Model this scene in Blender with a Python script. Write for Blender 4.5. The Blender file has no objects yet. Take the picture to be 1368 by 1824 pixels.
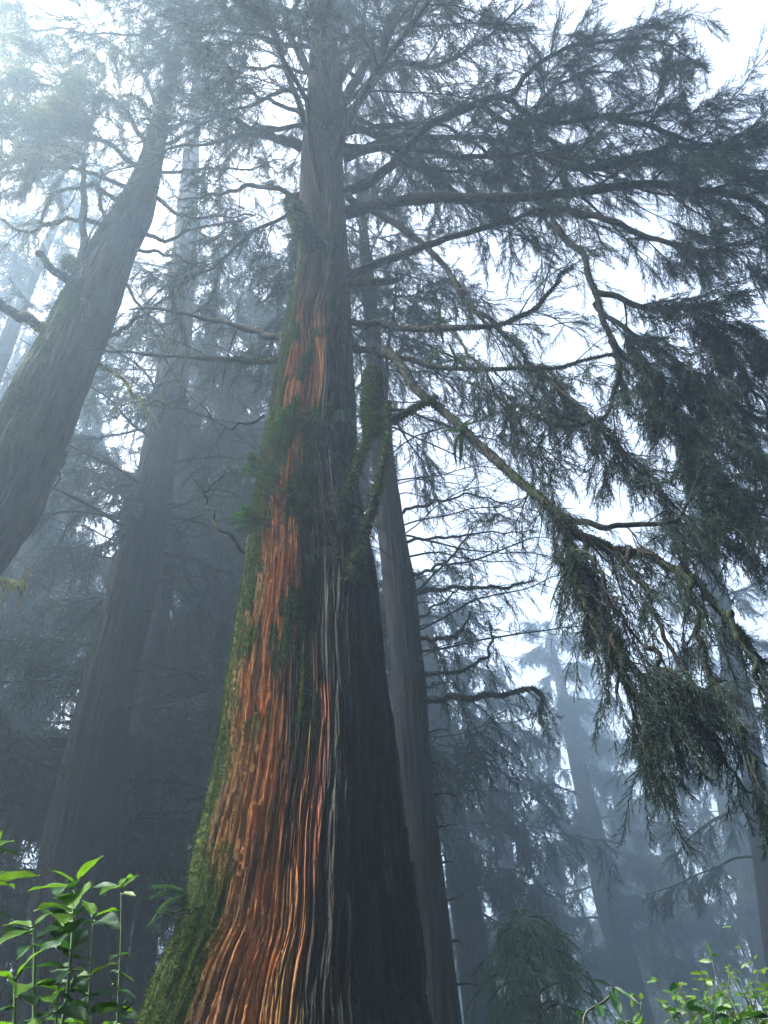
import bpy, math, numpy as np
from mathutils import Vector, Matrix
R = math.radians
sc = bpy.context.scene
C = sc.collection
rng = np.random.default_rng(11)

# ------------------------------------------------------------------ camera
CAM = np.array([0.0, 0.0, 1.2])
PITCH, ROLL, FPX = R(40.0), R(4.2), 1431.0          # FPX in pixels of the 1368 x 1824 photograph
fw = np.array([0, math.cos(PITCH), math.sin(PITCH)])
rt0 = np.array([1.0, 0, 0]); up0 = np.cross(rt0, fw)
up = up0 * math.cos(ROLL) + rt0 * math.sin(ROLL)
rt = np.cross(fw, up)
cd = bpy.data.cameras.new('camera'); cam = bpy.data.objects.new('camera', cd); C.objects.link(cam)
cam.matrix_world = Matrix(((rt[0], up[0], -fw[0], CAM[0]), (rt[1], up[1], -fw[1], CAM[1]), (rt[2], up[2], -fw[2], CAM[2]), (0, 0, 0, 1)))
cd.sensor_fit = 'VERTICAL'; cd.sensor_height = 24.0; cd.lens = 24.0 * FPX / 1824.0
cd.clip_start = 0.05; cd.clip_end = 2000
sc.camera = cam

# ------------------------------------------------------------------ sky, sun, exposure
SUN_EL, SUN_AZ = R(48), R(-106)                      # azimuth measured from +Y towards +X
world = bpy.data.worlds.new('World'); sc.world = world; world.use_nodes = True
wn = world.node_tree; wn.nodes.clear()
sky = wn.nodes.new('ShaderNodeTexSky'); sky.sky_type = 'NISHITA'; sky.sun_disc = False
sky.sun_elevation = SUN_EL; sky.sun_rotation = SUN_AZ
sky.air_density = 1.0; sky.dust_density = 6.0; sky.ozone_density = 1.5
hs = wn.nodes.new('ShaderNodeHueSaturation'); hs.inputs['Saturation'].default_value = 0.50
bg = wn.nodes.new('ShaderNodeBackground'); bg.inputs[1].default_value = 0.15
wo = wn.nodes.new('ShaderNodeOutputWorld')
wn.links.new(sky.outputs[0], hs.inputs['Color']); wn.links.new(hs.outputs[0], bg.inputs[0]); wn.links.new(bg.outputs[0], wo.inputs[0])
sl = bpy.data.lights.new('sun', 'SUN'); sl.energy = 3.6; sl.angle = R(5); sl.color = (1.0, 0.93, 0.82)
so = bpy.data.objects.new('sun', sl); C.objects.link(so)
sd = Vector((math.sin(SUN_AZ) * math.cos(SUN_EL), math.cos(SUN_AZ) * math.cos(SUN_EL), math.sin(SUN_EL)))
so.rotation_euler = sd.to_track_quat('Z', 'Y').to_euler()
sc.view_settings.view_transform = 'Standard'; sc.view_settings.look = 'None'
sc.view_settings.exposure = 2.15; sc.view_settings.gamma = 1.0
sc.render.engine = 'CYCLES'
cy = sc.cycles
cy.use_denoising = True; cy.max_bounces = 5; cy.diffuse_bounces = 3; cy.glossy_bounces = 2
cy.transmission_bounces = 3; cy.transparent_max_bounces = 6; cy.volume_bounces = 1
cy.use_adaptive_sampling = True; cy.adaptive_threshold = 0.02; cy.sample_clamp_indirect = 4.0

# ------------------------------------------------------------------ geometry helpers
def nrm(v):
    v = np.asarray(v, float); return v / (np.linalg.norm(v, axis=-1, keepdims=True) + 1e-12)

def ray(px, py):
    return nrm(fw * FPX + rt * (px - 684.0) - up * (py - 912.0))

def P(px, py, Y):
    """point of the world seen at photo pixel (px, py) in the vertical plane Y metres ahead"""
    d = ray(px, py); return CAM + d * (Y / d[1])

def depth(p):
    return float(np.dot(np.asarray(p) - CAM, fw))

_perm = np.random.default_rng(5).permutation(512)
_val = np.random.default_rng(6).random(512)
def _h(i, j, k):
    return _val[(_perm[(_perm[(_perm[i & 511] + j) & 511] + k) & 511])]
def vnoise(x, y, z=0.0):
    x, y, z = np.broadcast_arrays(np.asarray(x, float), np.asarray(y, float), np.asarray(z, float))
    i, j, k = np.floor(x).astype(int), np.floor(y).astype(int), np.floor(z).astype(int)
    a, b, c = x - i, y - j, z - k
    a, b, c = a*a*(3-2*a), b*b*(3-2*b), c*c*(3-2*c)
    r = 0
    for di in (0, 1):
        for dj in (0, 1):
            for dk in (0, 1):
                r = r + _h(i+di, j+dj, k+dk) * (a if di else 1-a) * (b if dj else 1-b) * (c if dk else 1-c)
    return r
def fbm(x, y, z=0.0, o=3):
    r, s, t = 0, 1.0, 0
    for q in range(o):
        r = r + s * vnoise(x * 2**q + q*17.3, y * 2**q + q*5.1, z * 2**q); t += s; s *= .5
    return r / t
def sstep(a, b, x):
    t = np.clip((x - a) / (b - a), 0, 1); return t*t*(3-2*t)

def terrain(x, y):
    r = np.hypot(x, y)
    z = 0.075 * np.clip(y, -5, 70) + 0.9 * sstep(2.5, 6.0, r) * (y > -50)
    z = z + 0.25 * (vnoise(np.asarray(x)*.35 + 40, np.asarray(y)*.35 + 40) - .5) * sstep(1, 3, r)
    return z

def mesh_from(name, parts, attrs=None, smooth=True):
    """parts: list of (verts, faces) with triangles or quads, joined into one mesh"""
    vs, loops, starts, off, ls = [], [], [], 0, 0
    for V, F in parts:
        V = np.asarray(V, np.float32); F = np.asarray(F, np.int64)
        vs.append(V); loops.append((F + off).ravel()); n = F.shape[1]
        starts.append(ls + np.arange(len(F)) * n); ls += F.size; off += len(V)
    V = np.concatenate(vs); L = np.concatenate(loops); S = np.concatenate(starts)
    m = bpy.data.meshes.new(name)
    m.vertices.add(len(V)); m.vertices.foreach_set('co', V.ravel())
    m.loops.add(len(L)); m.loops.foreach_set('vertex_index', L.astype(np.int32))
    m.polygons.add(len(S)); m.polygons.foreach_set('loop_start', S.astype(np.int32))
    m.polygons.foreach_set('use_smooth', np.full(len(S), smooth))
    if attrs:
        for k, a in attrs.items():
            at = m.attributes.new(k, 'FLOAT', 'POINT'); at.data.foreach_set('value', np.asarray(a, np.float32).ravel())
    m.update(calc_edges=True)
    return m

def build(name, parts, mat, parent=None, attrs=None, smooth=True):
    m = mesh_from(name, parts, attrs, smooth); m.materials.append(mat)
    o = bpy.data.objects.new(name, m); C.objects.link(o)
    if parent is not None:
        o.parent = parent
        o.matrix_parent_inverse = Matrix.Translation(-parent.location)
    return o

def thing(name, label, cat, loc, group=None):
    o = bpy.data.objects.new(name, None); C.objects.link(o); o.location = [float(v) for v in loc]
    o.empty_display_size = .2
    o['label'] = label; o['category'] = cat
    if group: o['group'] = group
    return o

def catmull(pts, n):
    pts = np.asarray(pts, float)
    if len(pts) == 2:
        return pts[0] + (pts[1] - pts[0]) * np.linspace(0, 1, n)[:, None]
    e = np.vstack([2*pts[0]-pts[1], pts, 2*pts[-1]-pts[-2]])
    t = np.linspace(0, len(pts) - 1 - 1e-9, n); i = t.astype(int); f = (t - i)[:, None]
    a, b, c, d = e[i], e[i+1], e[i+2], e[i+3]
    return .5 * ((2*b) + (c-a)*f + (2*a-5*b+4*c-d)*f**2 + (3*b-a-3*c+d)*f**3)

def tube(path, rad, sides=6, bump=0.0, seed=0, cap=True):
    path = np.asarray(path, float); n = len(path)
    rad = np.broadcast_to(np.asarray(rad, float), (n,))
    T = nrm(np.gradient(path, axis=0))
    ref = np.array([0, 0, 1.0]) if abs(T[:, 2]).mean() < .8 else np.array([0, 1.0, 0])
    A = nrm(np.cross(T, ref)); B = np.cross(T, A)
    th = np.linspace(0, 2*math.pi, sides, endpoint=False)
    r = rad[:, None] * np.ones(sides)
    if bump:
        s = np.arange(n)[:, None] * .9 + seed
        r = r * (1 + bump * (vnoise(s, th[None, :]*1.3 + seed*3.1, seed*1.7) - .45) * 2)
    V = path[:, None] + r[..., None] * (np.cos(th)[None, :, None]*A[:, None] + np.sin(th)[None, :, None]*B[:, None])
    V = V.reshape(-1, 3)
    i = np.arange(n-1)[:, None] * sides; j = np.arange(sides)[None, :]; k = (j+1) % sides
    F = np.stack([i+j, i+k, i+sides+k, i+sides+j], -1).reshape(-1, 4)
    out = [(V, F)]
    if cap:
        c = path[-1] + T[-1]*rad[-1]*.6
        out.append((np.vstack([V[-sides:], c]), np.array([[a, (a+1) % sides, sides] for a in range(sides)])))
    return out

# foliage sprays: a twig with many cord-like shoots set with short needles
def make_spray(seed, shoots, needles, nl, nw, core, spread=0.55):
    g = np.random.default_rng(seed)
    V, F = [], []
    def tri(a, b, c):
        k = len(V); V.extend([a, b, c]); F.append([k, k+1, k+2])
    ax = lambda t: np.array([t, .04*math.sin(t*5+seed), -.10*t*t])
    def rod(a, b, w):
        d = nrm(b-a); s = nrm(np.cross(d, g.normal(size=3))); q = np.cross(d, s)
        for e in (s, q):
            k = len(V); V.extend([a-e*w/2, a+e*w/2, b]); F.append([k, k+1, k+2])
    for q in range(5):
        rod(ax(q/5), ax((q+1.3)/5), core*1.3)
    for i in range(shoots):
        t = .04 + .94*(i/shoots)
        p = ax(t); phi = g.uniform(0, 2*math.pi)
        side = np.array([0, math.cos(phi), math.sin(phi)*.75])
        L = g.uniform(.16, .36)*(1-.45*t)
        d0 = nrm(np.array([.75, 0, -.12]) + side*spread*g.uniform(.6, 1.3))
        pts = [p]
        for q in range(3):
            d0 = nrm(d0 + np.array([.10, 0, -.16]) + g.normal(size=3)*.09)
            pts.append(pts[-1] + d0*L/3)
        for q in range(3):
            rod(pts[q], pts[q+1] + (pts[q+1]-pts[q])*.25, core)
        for q in range(needles):
            u = 3*(q+.5)/needles; k = min(int(u), 2); b = pts[k] + (pts[k+1]-pts[k])*(u-k)
            dd = nrm(pts[k+1]-pts[k]); s = nrm(np.cross(dd, g.normal(size=3)))
            n = nrm(dd*.8 + s*.75); w = nrm(np.cross(n, g.normal(size=3)))*nw/2
            l = nl*g.uniform(.7, 1.2)
            tri(b-w, b+w, b+n*l)
    return np.array(V), np.array(F)
FINE = [make_spray(s, 22, 12, .05, .009, .011) for s in range(6)]
MID = [make_spray(s+20, 16, 7, .075, .015, .017) for s in range(5)]
COARSE = [make_spray(s+40, 11, 3, .13, .035, .035, .7) for s in range(4)]

def place_sprays(lib, pos, dirs, scales, g):
    """all sprays as one list of (verts, tris)"""
    pos = np.asarray(pos); dirs = nrm(dirs); scales = np.asarray(scales)
    if len(pos) == 0: return []
    which = g.integers(0, len(lib), len(pos)); out = []
    for k, (V, F) in enumerate(lib):
        m = which == k
        if not m.any(): continue
        p, d, s = pos[m], dirs[m], scales[m]
        upv = nrm(np.array([0, 0, 1.0]) + g.normal(size=d.shape)*.5)
        yv = nrm(np.cross(upv, d)); zv = np.cross(d, yv)
        W = p[:, None] + s[:, None, None]*(V[None, :, 0:1]*d[:, None] + V[None, :, 1:2]*yv[:, None] + V[None, :, 2:3]*zv[:, None])
        n = len(p); FF = (F[None] + (np.arange(n)*len(V))[:, None, None]).reshape(-1, 3)
        out.append((W.reshape(-1, 3), FF))
    return out

# ------------------------------------------------------------------ materials
def newmat(name):
    m = bpy.data.materials.new(name); m.use_nodes = True
    nt = m.node_tree; b = nt.nodes['Principled BSDF']; return m, nt, b
def N(nt, t, **kw):
    n = nt.nodes.new(t)
    for k, v in kw.items():
        if hasattr(n, k): setattr(n, k, v)
        else: n.inputs[k].default_value = v
    return n
def mixc(nt, fac, a, b, mode='MIX'):
    n = nt.nodes.new('ShaderNodeMix'); n.data_type = 'RGBA'; n.blend_type = mode
    for sock, v in ((n.inputs[0], fac), (n.inputs[6], a), (n.inputs[7], b)):
        if hasattr(v, 'is_linked') or hasattr(v, 'links'): nt.links.new(v, sock)
        elif isinstance(v, (int, float)): sock.default_value = v
        else: sock.default_value = (*v, 1)
    return n.outputs[2]
def ramp(nt, src, stops):
    n = nt.nodes.new('ShaderNodeValToRGB'); cr = n.color_ramp
    while len(cr.elements) < len(stops): cr.elements.new(.5)
    for e, (p, c) in zip(cr.elements, stops):
        e.position = p; e.color = (*c, 1) if not isinstance(c, (int, float)) else (c, c, c, 1)
    nt.links.new(src, n.inputs[0]); return n.outputs[0]
def noise(nt, scale, vec=None, detail=3, rough=.55):
    n = N(nt, 'ShaderNodeTexNoise'); n.inputs['Scale'].default_value = scale
    n.inputs['Detail'].default_value = detail; n.inputs['Roughness'].default_value = rough
    if vec is not None: nt.links.new(vec, n.inputs['Vector'])
    return n.outputs['Fac']
def geo_up(nt):
    g = N(nt, 'ShaderNodeNewGeometry'); s = N(nt, 'ShaderNodeSeparateXYZ'); nt.links.new(g.outputs['Normal'], s.inputs[0]); return s.outputs['Z']
def objcoord(nt, scl=(1, 1, 1)):
    g = N(nt, 'ShaderNodeNewGeometry')
    mp = N(nt, 'ShaderNodeMapping'); mp.inputs['Scale'].default_value = scl
    nt.links.new(g.outputs['Position'], mp.inputs[0]); return mp.outputs[0]

def bark_mat(name, dark, light, moss, moss_amt, vs=(9, 9, .8)):
    m, nt, b = newmat(name); v = objcoord(nt, vs)
    f = noise(nt, 1.2, v, 5, .65)
    col = ramp(nt, f, [(.32, dark), (.68, light)])
    mn = noise(nt, 1.3, objcoord(nt), 4, .6)
    u = geo_up(nt); ad = N(nt, 'ShaderNodeMath', operation='MULTIPLY_ADD'); nt.links.new(u, ad.inputs[0]); ad.inputs[1].default_value = .22; nt.links.new(mn, ad.inputs[2])
    mk = ramp(nt, ad.outputs[0], [(max(0, .62-moss_amt), 0.0), (max(.02, .72-moss_amt), 1.0)])
    col = mixc(nt, mk, col, moss)
    nt.links.new(col, b.inputs['Base Color']); b.inputs['Roughness'].default_value = .92; b.inputs['Specular IOR Level'].default_value = .18
    bp = N(nt, 'ShaderNodeBump'); bp.inputs['Strength'].default_value = 1.0; bp.inputs['Distance'].default_value = .09
    nt.links.new(f, bp.inputs['Height']); nt.links.new(bp.outputs[0], b.inputs['Normal'])
    return m
M_BARK = bark_mat('bark', (.008, .009, .010), (.022, .022, .023), (.014, .022, .014), .05)
M_MOSSBARK = bark_mat('mossy_bark', (.02, .02, .019), (.062, .058, .05), (.05, .058, .028), .10)
M_LIMB = bark_mat('limb_bark', (.009, .009, .008), (.022, .020, .016), (.016, .028, .011), .10, (4, 4, 4))

def leaf_mat(name, c1, c2, trans=.35, rough=.6, spec=.3, tcol=None, ns=.9):
    m, nt, b = newmat(name)
    g = N(nt, 'ShaderNodeNewGeometry')
    col = ramp(nt, g.outputs['Random Per Island'], [(.0, c1), (1.0, c2)])
    col2 = mixc(nt, noise(nt, ns, objcoord(nt), 2), col, tuple(.55*x for x in c1))
    nt.links.new(col2, b.inputs['Base Color']); b.inputs['Roughness'].default_value = rough
    b.inputs['Specular IOR Level'].default_value = spec
    t = N(nt, 'ShaderNodeBsdfTranslucent')
    nt.links.new(mixc(nt, 1.0, col2, tcol or (1.3, 1.4, .8), 'MULTIPLY'), t.inputs[0])
    mx = N(nt, 'ShaderNodeMixShader'); mx.inputs[0].default_value = trans
    out = nt.nodes['Material Output']
    nt.links.new(b.outputs[0], mx.inputs[1]); nt.links.new(t.outputs[0], mx.inputs[2]); nt.links.new(mx.outputs[0], out.inputs[0])
    return m
M_NEEDLE = leaf_mat('needles', (.009, .028, .022), (.024, .050, .034), .25)
M_NEEDLE_B = leaf_mat('needles_sunlit', (.10, .12, .06), (.24, .24, .13), .35)  # brighter yellow needles, sunlight on the crown put into their colour
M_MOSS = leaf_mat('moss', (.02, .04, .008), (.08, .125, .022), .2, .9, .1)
M_NEEDLE_G = leaf_mat('fresh_needles', (.03, .085, .05), (.07, .15, .075), .3)
M_MOSS_D = leaf_mat('limb_moss', (.012, .022, .008), (.045, .062, .02), .2, .9, .1)
M_MOSS_Y = leaf_mat('pale_moss', (.16, .17, .07), (.34, .34, .16), .35, .9, .1)  # pale moss, its colour raised to carry sunlight
M_FERN = leaf_mat('fern', (.02, .06, .022), (.05, .12, .035), .35, .6)

# ------------------------------------------------------------------ ground
def make_ground():
    xs = np.concatenate([np.linspace(-120, -20, 30)[:-1], np.linspace(-20, 20, 90), np.linspace(20, 120, 30)[1:]])
    ys = np.concatenate([np.linspace(-60, -10, 20)[:-1], np.linspace(-10, 30, 90), np.linspace(30, 150, 34)[1:]])
    X, Y = np.meshgrid(xs, ys); Z = terrain(X, Y)
    V = np.stack([X, Y, Z], -1).reshape(-1, 3); n, k = len(xs), len(ys)
    i = np.arange(k-1)[:, None]*n + np.arange(n-1)[None]
    F = np.stack([i, i+1, i+n+1, i+n], -1).reshape(-1, 4)
    m, nt, b = newmat('forest_floor')
    f = noise(nt, 1.5, objcoord(nt), 6, .7)
    nt.links.new(ramp(nt, f, [(.3, (.010, .014, .006)), (.5, (.022, .017, .011)), (.7, (.014, .028, .008))]), b.inputs['Base Color'])
    b.inputs['Roughness'].default_value = .95
    bp = N(nt, 'ShaderNodeBump'); bp.inputs['Distance'].default_value = .1; nt.links.new(f, bp.inputs['Height']); nt.links.new(bp.outputs[0], b.inputs['Normal'])
    o = build('ground', [(V, F)], m); o['kind'] = 'structure'
make_ground()

# ------------------------------------------------------------------ trunks from a traced axis
def trunk_path(rows, Y, slant=1.0, top=None, extra=None):
    """rows: (photo y, left x, right x[, Y]) from bottom to top -> axis points and radii; carried down to the ground"""
    pts, rad, ypx = [], [], []
    for r in rows:
        yy = r[3] if len(r) > 3 else Y
        p = P((r[1]+r[2])/2, r[0], yy); pts.append(p); ypx.append(r[0])
        rad.append((r[2]-r[1])/2*depth(p)/FPX*slant)
    pts, rad, ypx = list(pts), list(rad), list(ypx)
    d = nrm(pts[0]-pts[1]) if len(pts) > 1 else np.array([0, 0, -1.])
    if extra: d = nrm(np.array(extra, float))
    p = pts[0]; d = d/abs(d[2])
    g = float(terrain(p[0], p[1]))
    if p[2] > g:
        step = p[2] - g + .4
        b = p + d*step; b[2] = float(terrain(b[0], b[1])) - .4
        slope = (rad[0]-rad[1])/max(.3, pts[1][2]-pts[0][2])
        pts.insert(0, b); rad.insert(0, rad[0] + max(0.02*step, min(slope, .3)*step*.9)); ypx.insert(0, ypx[0] + (ypx[0]-ypx[1])/(pts[2][2]-pts[1][2])*step)
    if top:
        a, b = pts[-2], pts[-1]; u = nrm(b-a)
        for q in (.33, .66, 1.0):
            pts.append(b + u*top*q); rad.append(rad[len(rad)-1] * (1-.45*q)); ypx.append(ypx[-1]-120)
        pts.append(pts[-1] + u*2.0); rad.append(.03); ypx.append(ypx[-1]-60)
    return np.array(pts), np.array(rad), np.array(ypx)

def smooth_axis(pts, rad, ypx, n):
    Q = catmull(pts, n); t = np.linspace(0, len(pts)-1, n); k = np.arange(len(pts))
    return Q, np.interp(t, k, rad), np.interp(t, k, ypx)

def ring_surface(Q, r, th, disp):
    T = nrm(np.gradient(Q, axis=0)); ref = np.array([0, 1.0, 0])
    A = nrm(np.cross(T, ref)*-1); A = nrm(A - T*np.sum(A*T, 1, keepdims=True))   # A points to +X (right)
    A = np.where(A[:, :1] < 0, -A, A); B = nrm(np.cross(T, A)); B = np.where(B[:, 1:2] > 0, -B, B)  # B points to the camera
    rr = r[:, None] + disp
    V = Q[:, None] + rr[..., None]*(np.sin(th)[None, :, None]*A[:, None] + np.cos(th)[None, :, None]*B[:, None])
    n, s = rr.shape
    i = np.arange(n-1)[:, None]*s; j = np.arange(s)[None]; k = (j+1) % s
    F = np.stack([i+j, i+k, i+s+k, i+s+j], -1).reshape(-1, 4)
    return V.reshape(-1, 3), F, A, B

def plain_trunk(name, pts, rad, ypx, mat, parent, nu=72, nv=260, amp=.03):
    Q, r, _ = smooth_axis(pts, rad, ypx, nv)
    th = np.linspace(-math.pi, math.pi, nu, endpoint=False)
    h = np.concatenate([[0], np.cumsum(np.linalg.norm(np.diff(Q, axis=0), axis=1))])
    s0 = float(abs(pts[0][0])*7.7)
    cx, cz = np.cos(th)[None], np.sin(th)[None]
    k = 5.0
    d = amp*(fbm(cx*k+s0, cz*k, h[:, None]*.7, 3) - .5)*2 + amp*.9*(vnoise(cx*14+s0, cz*14, h[:, None]*1.6)-.5)
    V, F, _, _ = ring_surface(Q, r, th, d*np.clip(r/.4, .3, 1.6)[:, None])
    return build(name, [(V, F)], mat, parent), Q, r

# ------------------------------------------------------------------ branches
DOWN = np.array([0, 0, -1.0])
def wobble(path, amp, seed):
    n = len(path); t = np.arange(n)*.35
    w = np.stack([vnoise(t+seed, seed*.7), vnoise(t+seed*1.3+50, seed), vnoise(t+seed*2.1+90, seed)], 1) - .5
    w = w - w[0]
    return path + w*amp*2

def twig_path(p, d, L, g, n=9, droop=.25, curl=.25):
    d = nrm(d); out = [p]; c = g.normal(size=3)*curl
    for i in range(n-1):
        d = nrm(d + (DOWN*droop + c)/n*1.6 + g.normal(size=3)*.05)
        out.append(out[-1] + d*L/(n-1))
    return np.array(out)

def dress(path, r0, g, lib, sprays, sscale, sub=8, sublen=.35, droop=.5, start=.25, moss=0.0, bare=0.0, spread=.8, sides=7, tip=.25):
    """wood and sprays of one branch that follows path"""
    n = len(path); L = np.linalg.norm(np.diff(path, axis=0), axis=1).sum()
    t = np.linspace(0, 1, n)
    wood = tube(path, r0*(1-t*(1-tip)), sides, .22, float(g.uniform(0, 50)))
    T = nrm(np.gradient(path, axis=0))
    sp, sdr, ss = [], [], []
    paths = [(path, start)]
    for i in range(sub):
        u = start + (1-start)*(i+g.uniform(0, 1))/max(sub, 1); k = min(int(u*(n-1)), n-1)
        side = nrm(np.cross(T[k], [0, 0, 1.0]))*(1 if i % 2 else -1)
        d = T[k]*.7 + side*spread*g.uniform(.4, 1.2) + DOWN*g.uniform(-.25, .45)
        l = L*sublen*(1.15-.7*u)*g.uniform(.6, 1.25)
        q = twig_path(path[k], d, l, g, 9, droop, .35)
        wood += tube(q, np.linspace(max(r0*.32*(1-.6*u), .006), .003, 9), 4, .2, u*9, cap=False)
        if g.random() >= bare: paths.append((q, .2))
        for _ in range(2):
            k2 = g.integers(2, 8); T2 = nrm(q[k2]-q[k2-1])
            q2 = twig_path(q[k2], T2+g.normal(size=3)*.55, l*.45, g, 7, droop*1.3, .4)
            wood += tube(q2, np.linspace(max(r0*.14, .004), .0025, 7), 3, cap=False)
            if g.random() >= bare: paths.append((q2, .15))
    if sprays:
        wts = np.array([np.linalg.norm(np.diff(q, axis=0), axis=1).sum()*(1-s) for q, s in paths]); wts /= wts.sum()
        for (q, s), w in zip(paths, wts):
            c = g.poisson(sprays*w)
            Tq = nrm(np.gradient(q, axis=0)); m = len(q)
            for _ in range(c):
                u = s + (1-s)*g.random(); x = u*(m-1); k = min(int(x), m-2)
                sp.append(q[k]+(q[k+1]-q[k])*(x-k)); dd = Tq[k]*.75 + g.normal(size=3)*.38 + DOWN*droop*g.uniform(.5, 1.4)
                sdr.append(dd); ss.append(sscale*g.uniform(.55, 1.25)*(1.1-.3*u))
    fol = place_sprays(lib, sp, sdr, ss, g) if sp else []
    return wood, fol

def add_branch(parent, wood, fol, matw=None, matf=None, label=None):
    b = build('branch', wood, matw or M_LIMB, parent)
    if label: b['label'] = label
    if fol:
        f = build('foliage', fol, matf or M_NEEDLE, b, smooth=False)
        f.matrix_parent_inverse = Matrix.Identity(4)
    return b

def conifer_branches(parent, Q, r, z0, z1, n, L0, L1, g, lib, sprays, sscale, matw=None, matf=None, droop=.5, rise=.25, bare=0., azr=None, joined=False, sub=8, thick=.055, sides=6):
    W, FO = [], []
    zs = np.linspace(z0, z1, n) + g.uniform(-.3, .3, n)
    az = g.uniform(0, 2*math.pi)
    for i, z in enumerate(zs):
        k = int(np.clip(np.searchsorted(Q[:, 2], z), 1, len(Q)-2)); p = Q[k]
        az += 2.4 + g.uniform(-.5, .5)
        a = az if azr is None else g.uniform(*azr)
        f = i/max(1, n-1); L = (L0*(1-f) + L1*f)*g.uniform(.65, 1.2)
        d = np.array([math.sin(a), math.cos(a), 0])
        t = np.linspace(0, 1, 16)[:, None]
        rs = rise*g.uniform(.2, 1.5)
        path = p + d*L*t + np.array([0, 0, 1.0])*L*(rs*t - (rs*.8+droop*.55)*t**2 + droop*.28*t**4)
        path = wobble(path, L*.035, g.uniform(0, 99))
        wd, fo = dress(path, thick*L/4*g.uniform(.7, 1.2), g, lib, sprays*L/4 if g.random() > bare else 0, sscale, sub, .34, droop, .22, sides=sides, bare=bare*.5)
        if joined: W += wd; FO += fo
        else: add_branch(parent, wd, fo, matw, matf)
    return W, FO
# ------------------------------------------------------------------ the giant tree
YM = 7.0
MAIN = [(1824, 262, 765, 7.0), (1700, 318, 747, 7.0), (1600, 345, 731, 7.0), (1500, 366, 722, 7.0), (1350, 398, 708, 7.0), (1200, 418, 690, 7.0),
        (1050, 440, 676, 7.0), (950, 450, 656, 7.0), (850, 463, 641, 7.0), (700, 488, 634, 7.0), (580, 508, 628, 7.0), (480, 528, 622, 6.95),
        (400, 532, 619, 6.9), (300, 534, 614, 6.8), (200, 541, 618, 6.7), (100, 550, 606, 6.6), (0, 556, 600, 6.5), (-160, 560, 588, 6.4)]
gt = thing('giant_conifer', 'giant old conifer in the foreground with glowing orange fibrous bark and a flared base', 'tree', (float(P(510, 1824, 7)[0]), 7.0, float(terrain(-.6, 7))))
def giant_trunk():
    pts, rad, ypx = trunk_path(MAIN, YM, extra=(-.05, -.02, -1))
    rad[0] = rad[1]*1.28
    # rows
    Qd, rd, yd = smooth_axis(pts, rad, ypx, 900)
    h = np.concatenate([[0], np.cumsum(np.linalg.norm(np.diff(Qd, axis=0), axis=1))])
    H = h[-1]; w = 1/(1+(np.maximum(h-5, 0)/6)); cw = np.cumsum(w); cw = (cw-cw[0])/(cw[-1]-cw[0])
    hh = np.interp(np.linspace(0, 1, 1500), cw, h)
    Q = np.stack([np.interp(hh, h, Qd[:, k]) for k in range(3)], 1); r = np.interp(hh, h, rd); yp = np.interp(hh, h, yd)
    nu = 880; u = np.linspace(-1, 1, nu, endpoint=False)
    th = math.pi*(u*.62 + .38*u**3)                  # denser towards the front
    hz = hh[:, None]; TH = th[None]
    cx, cz = np.cos(TH), np.sin(TH)
    twist = TH + .02*np.sin(hz*.9) + .10*np.exp(-((yp[:, None]-620)/160)**2)*np.sin(hz*2.2+TH*2)
    wv = twist + .045*(fbm(cx*2.2+3, cz*2.2, hz*.9, 2)-.5) + .018*(fbm(cx*9, cz*9, hz*3.1, 2)-.5)
    wx, wz = np.cos(wv), np.sin(wv)
    big = fbm(wx*1.9+9, wz*1.9+2, hz*.18, 3)-.5                         # flutes
    low = sstep(1000, 1824, yp)[:, None]
    flute = np.abs(np.sin(wv*4.5+.6*np.sin(hz*.35)))**.8
    def hsh(i, j): return _val[(_perm[(i.astype(int)) & 511] + j.astype(int)) & 511]
    def strips(K, warp, vrate, seed, gw):
        """bark strips: columns with a sharp furrow between them, each broken into torn lengths standing more or less proud"""
        q = wv/(2*math.pi)*K + warp*(fbm(wx*3.1+seed, wz*3.1, hz*.55, 3)-.5) + .20*(vnoise(wx*K/5, wz*K/5+seed, hz*2.4)-.5)
        i = np.floor(q); f = q-i
        v = hz*vrate + hsh(i+seed*7, i*0+3)*9 + .9*(f-.5)*np.sign(hsh(i, i*0+seed)-.5); j = np.floor(v); e = v-j
        off = hsh(i+seed*13, j)
        tear = sstep(0, .10, e)*.75+.25
        gv = np.minimum(f, 1-f); groove = sstep(0, gw, gv*(.6+.8*hsh(i+5, j*0+seed)))
        arch = 1-(2*f-1)**2
        return off*tear, groove, arch, e
    o1, g1, a1, e1 = strips(64, 2.2, .42, 3, .11)
    o2, g2, a2, e2 = strips(165, 5.0, 1.25, 8, .17)
    o3, g3, a3, e3 = strips(340, 12.0, 3.2, 12, .28)
    rid = g1; fine = vnoise(wx*95, wz*95, hz*4.5); hair = vnoise(wx*190, wz*190, hz*9)
    d = .20*big + .07*low*(flute-.5) + .070*(g1-.7) + .050*(o1-.5) + .008*(a1-.5) + .032*(g2-.7) + .028*(o2-.5) + .014*(g3-.6) + .014*(o3-.5) + .010*(fine-.5) + .006*(hair-.5)
    sc_ = np.clip(r/.8, .45, 1.1)[:, None]
    # folds left of the foot
    s = np.sin(TH); yy = yp[:, None] + 0*TH
    d = d*sc_ - .05
    # a dark hollow under the twigs, near the middle
    d -= .16*np.exp(-((s-.12)/.16)**2 - ((yy-1130)/95)**2)
    # a ledge of torn bark
    V, F, A, B = ring_surface(Q, r, th, d)
    front = np.cos(TH) > -.25
    nz = fbm(wx*6+30, wz*6, hz*.8, 3)-.5; nb = fbm(cx*5+70, cz*5+8, hz*1.7, 4)-.5
    # stripes of bare orange bark, the darker rest partly painted-in shade (centre and half-width in s for each photo height)
    yk = np.array([430, 560, 700, 800, 900, 1000, 1060, 1200, 1350, 1500, 1650, 1824])
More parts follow.
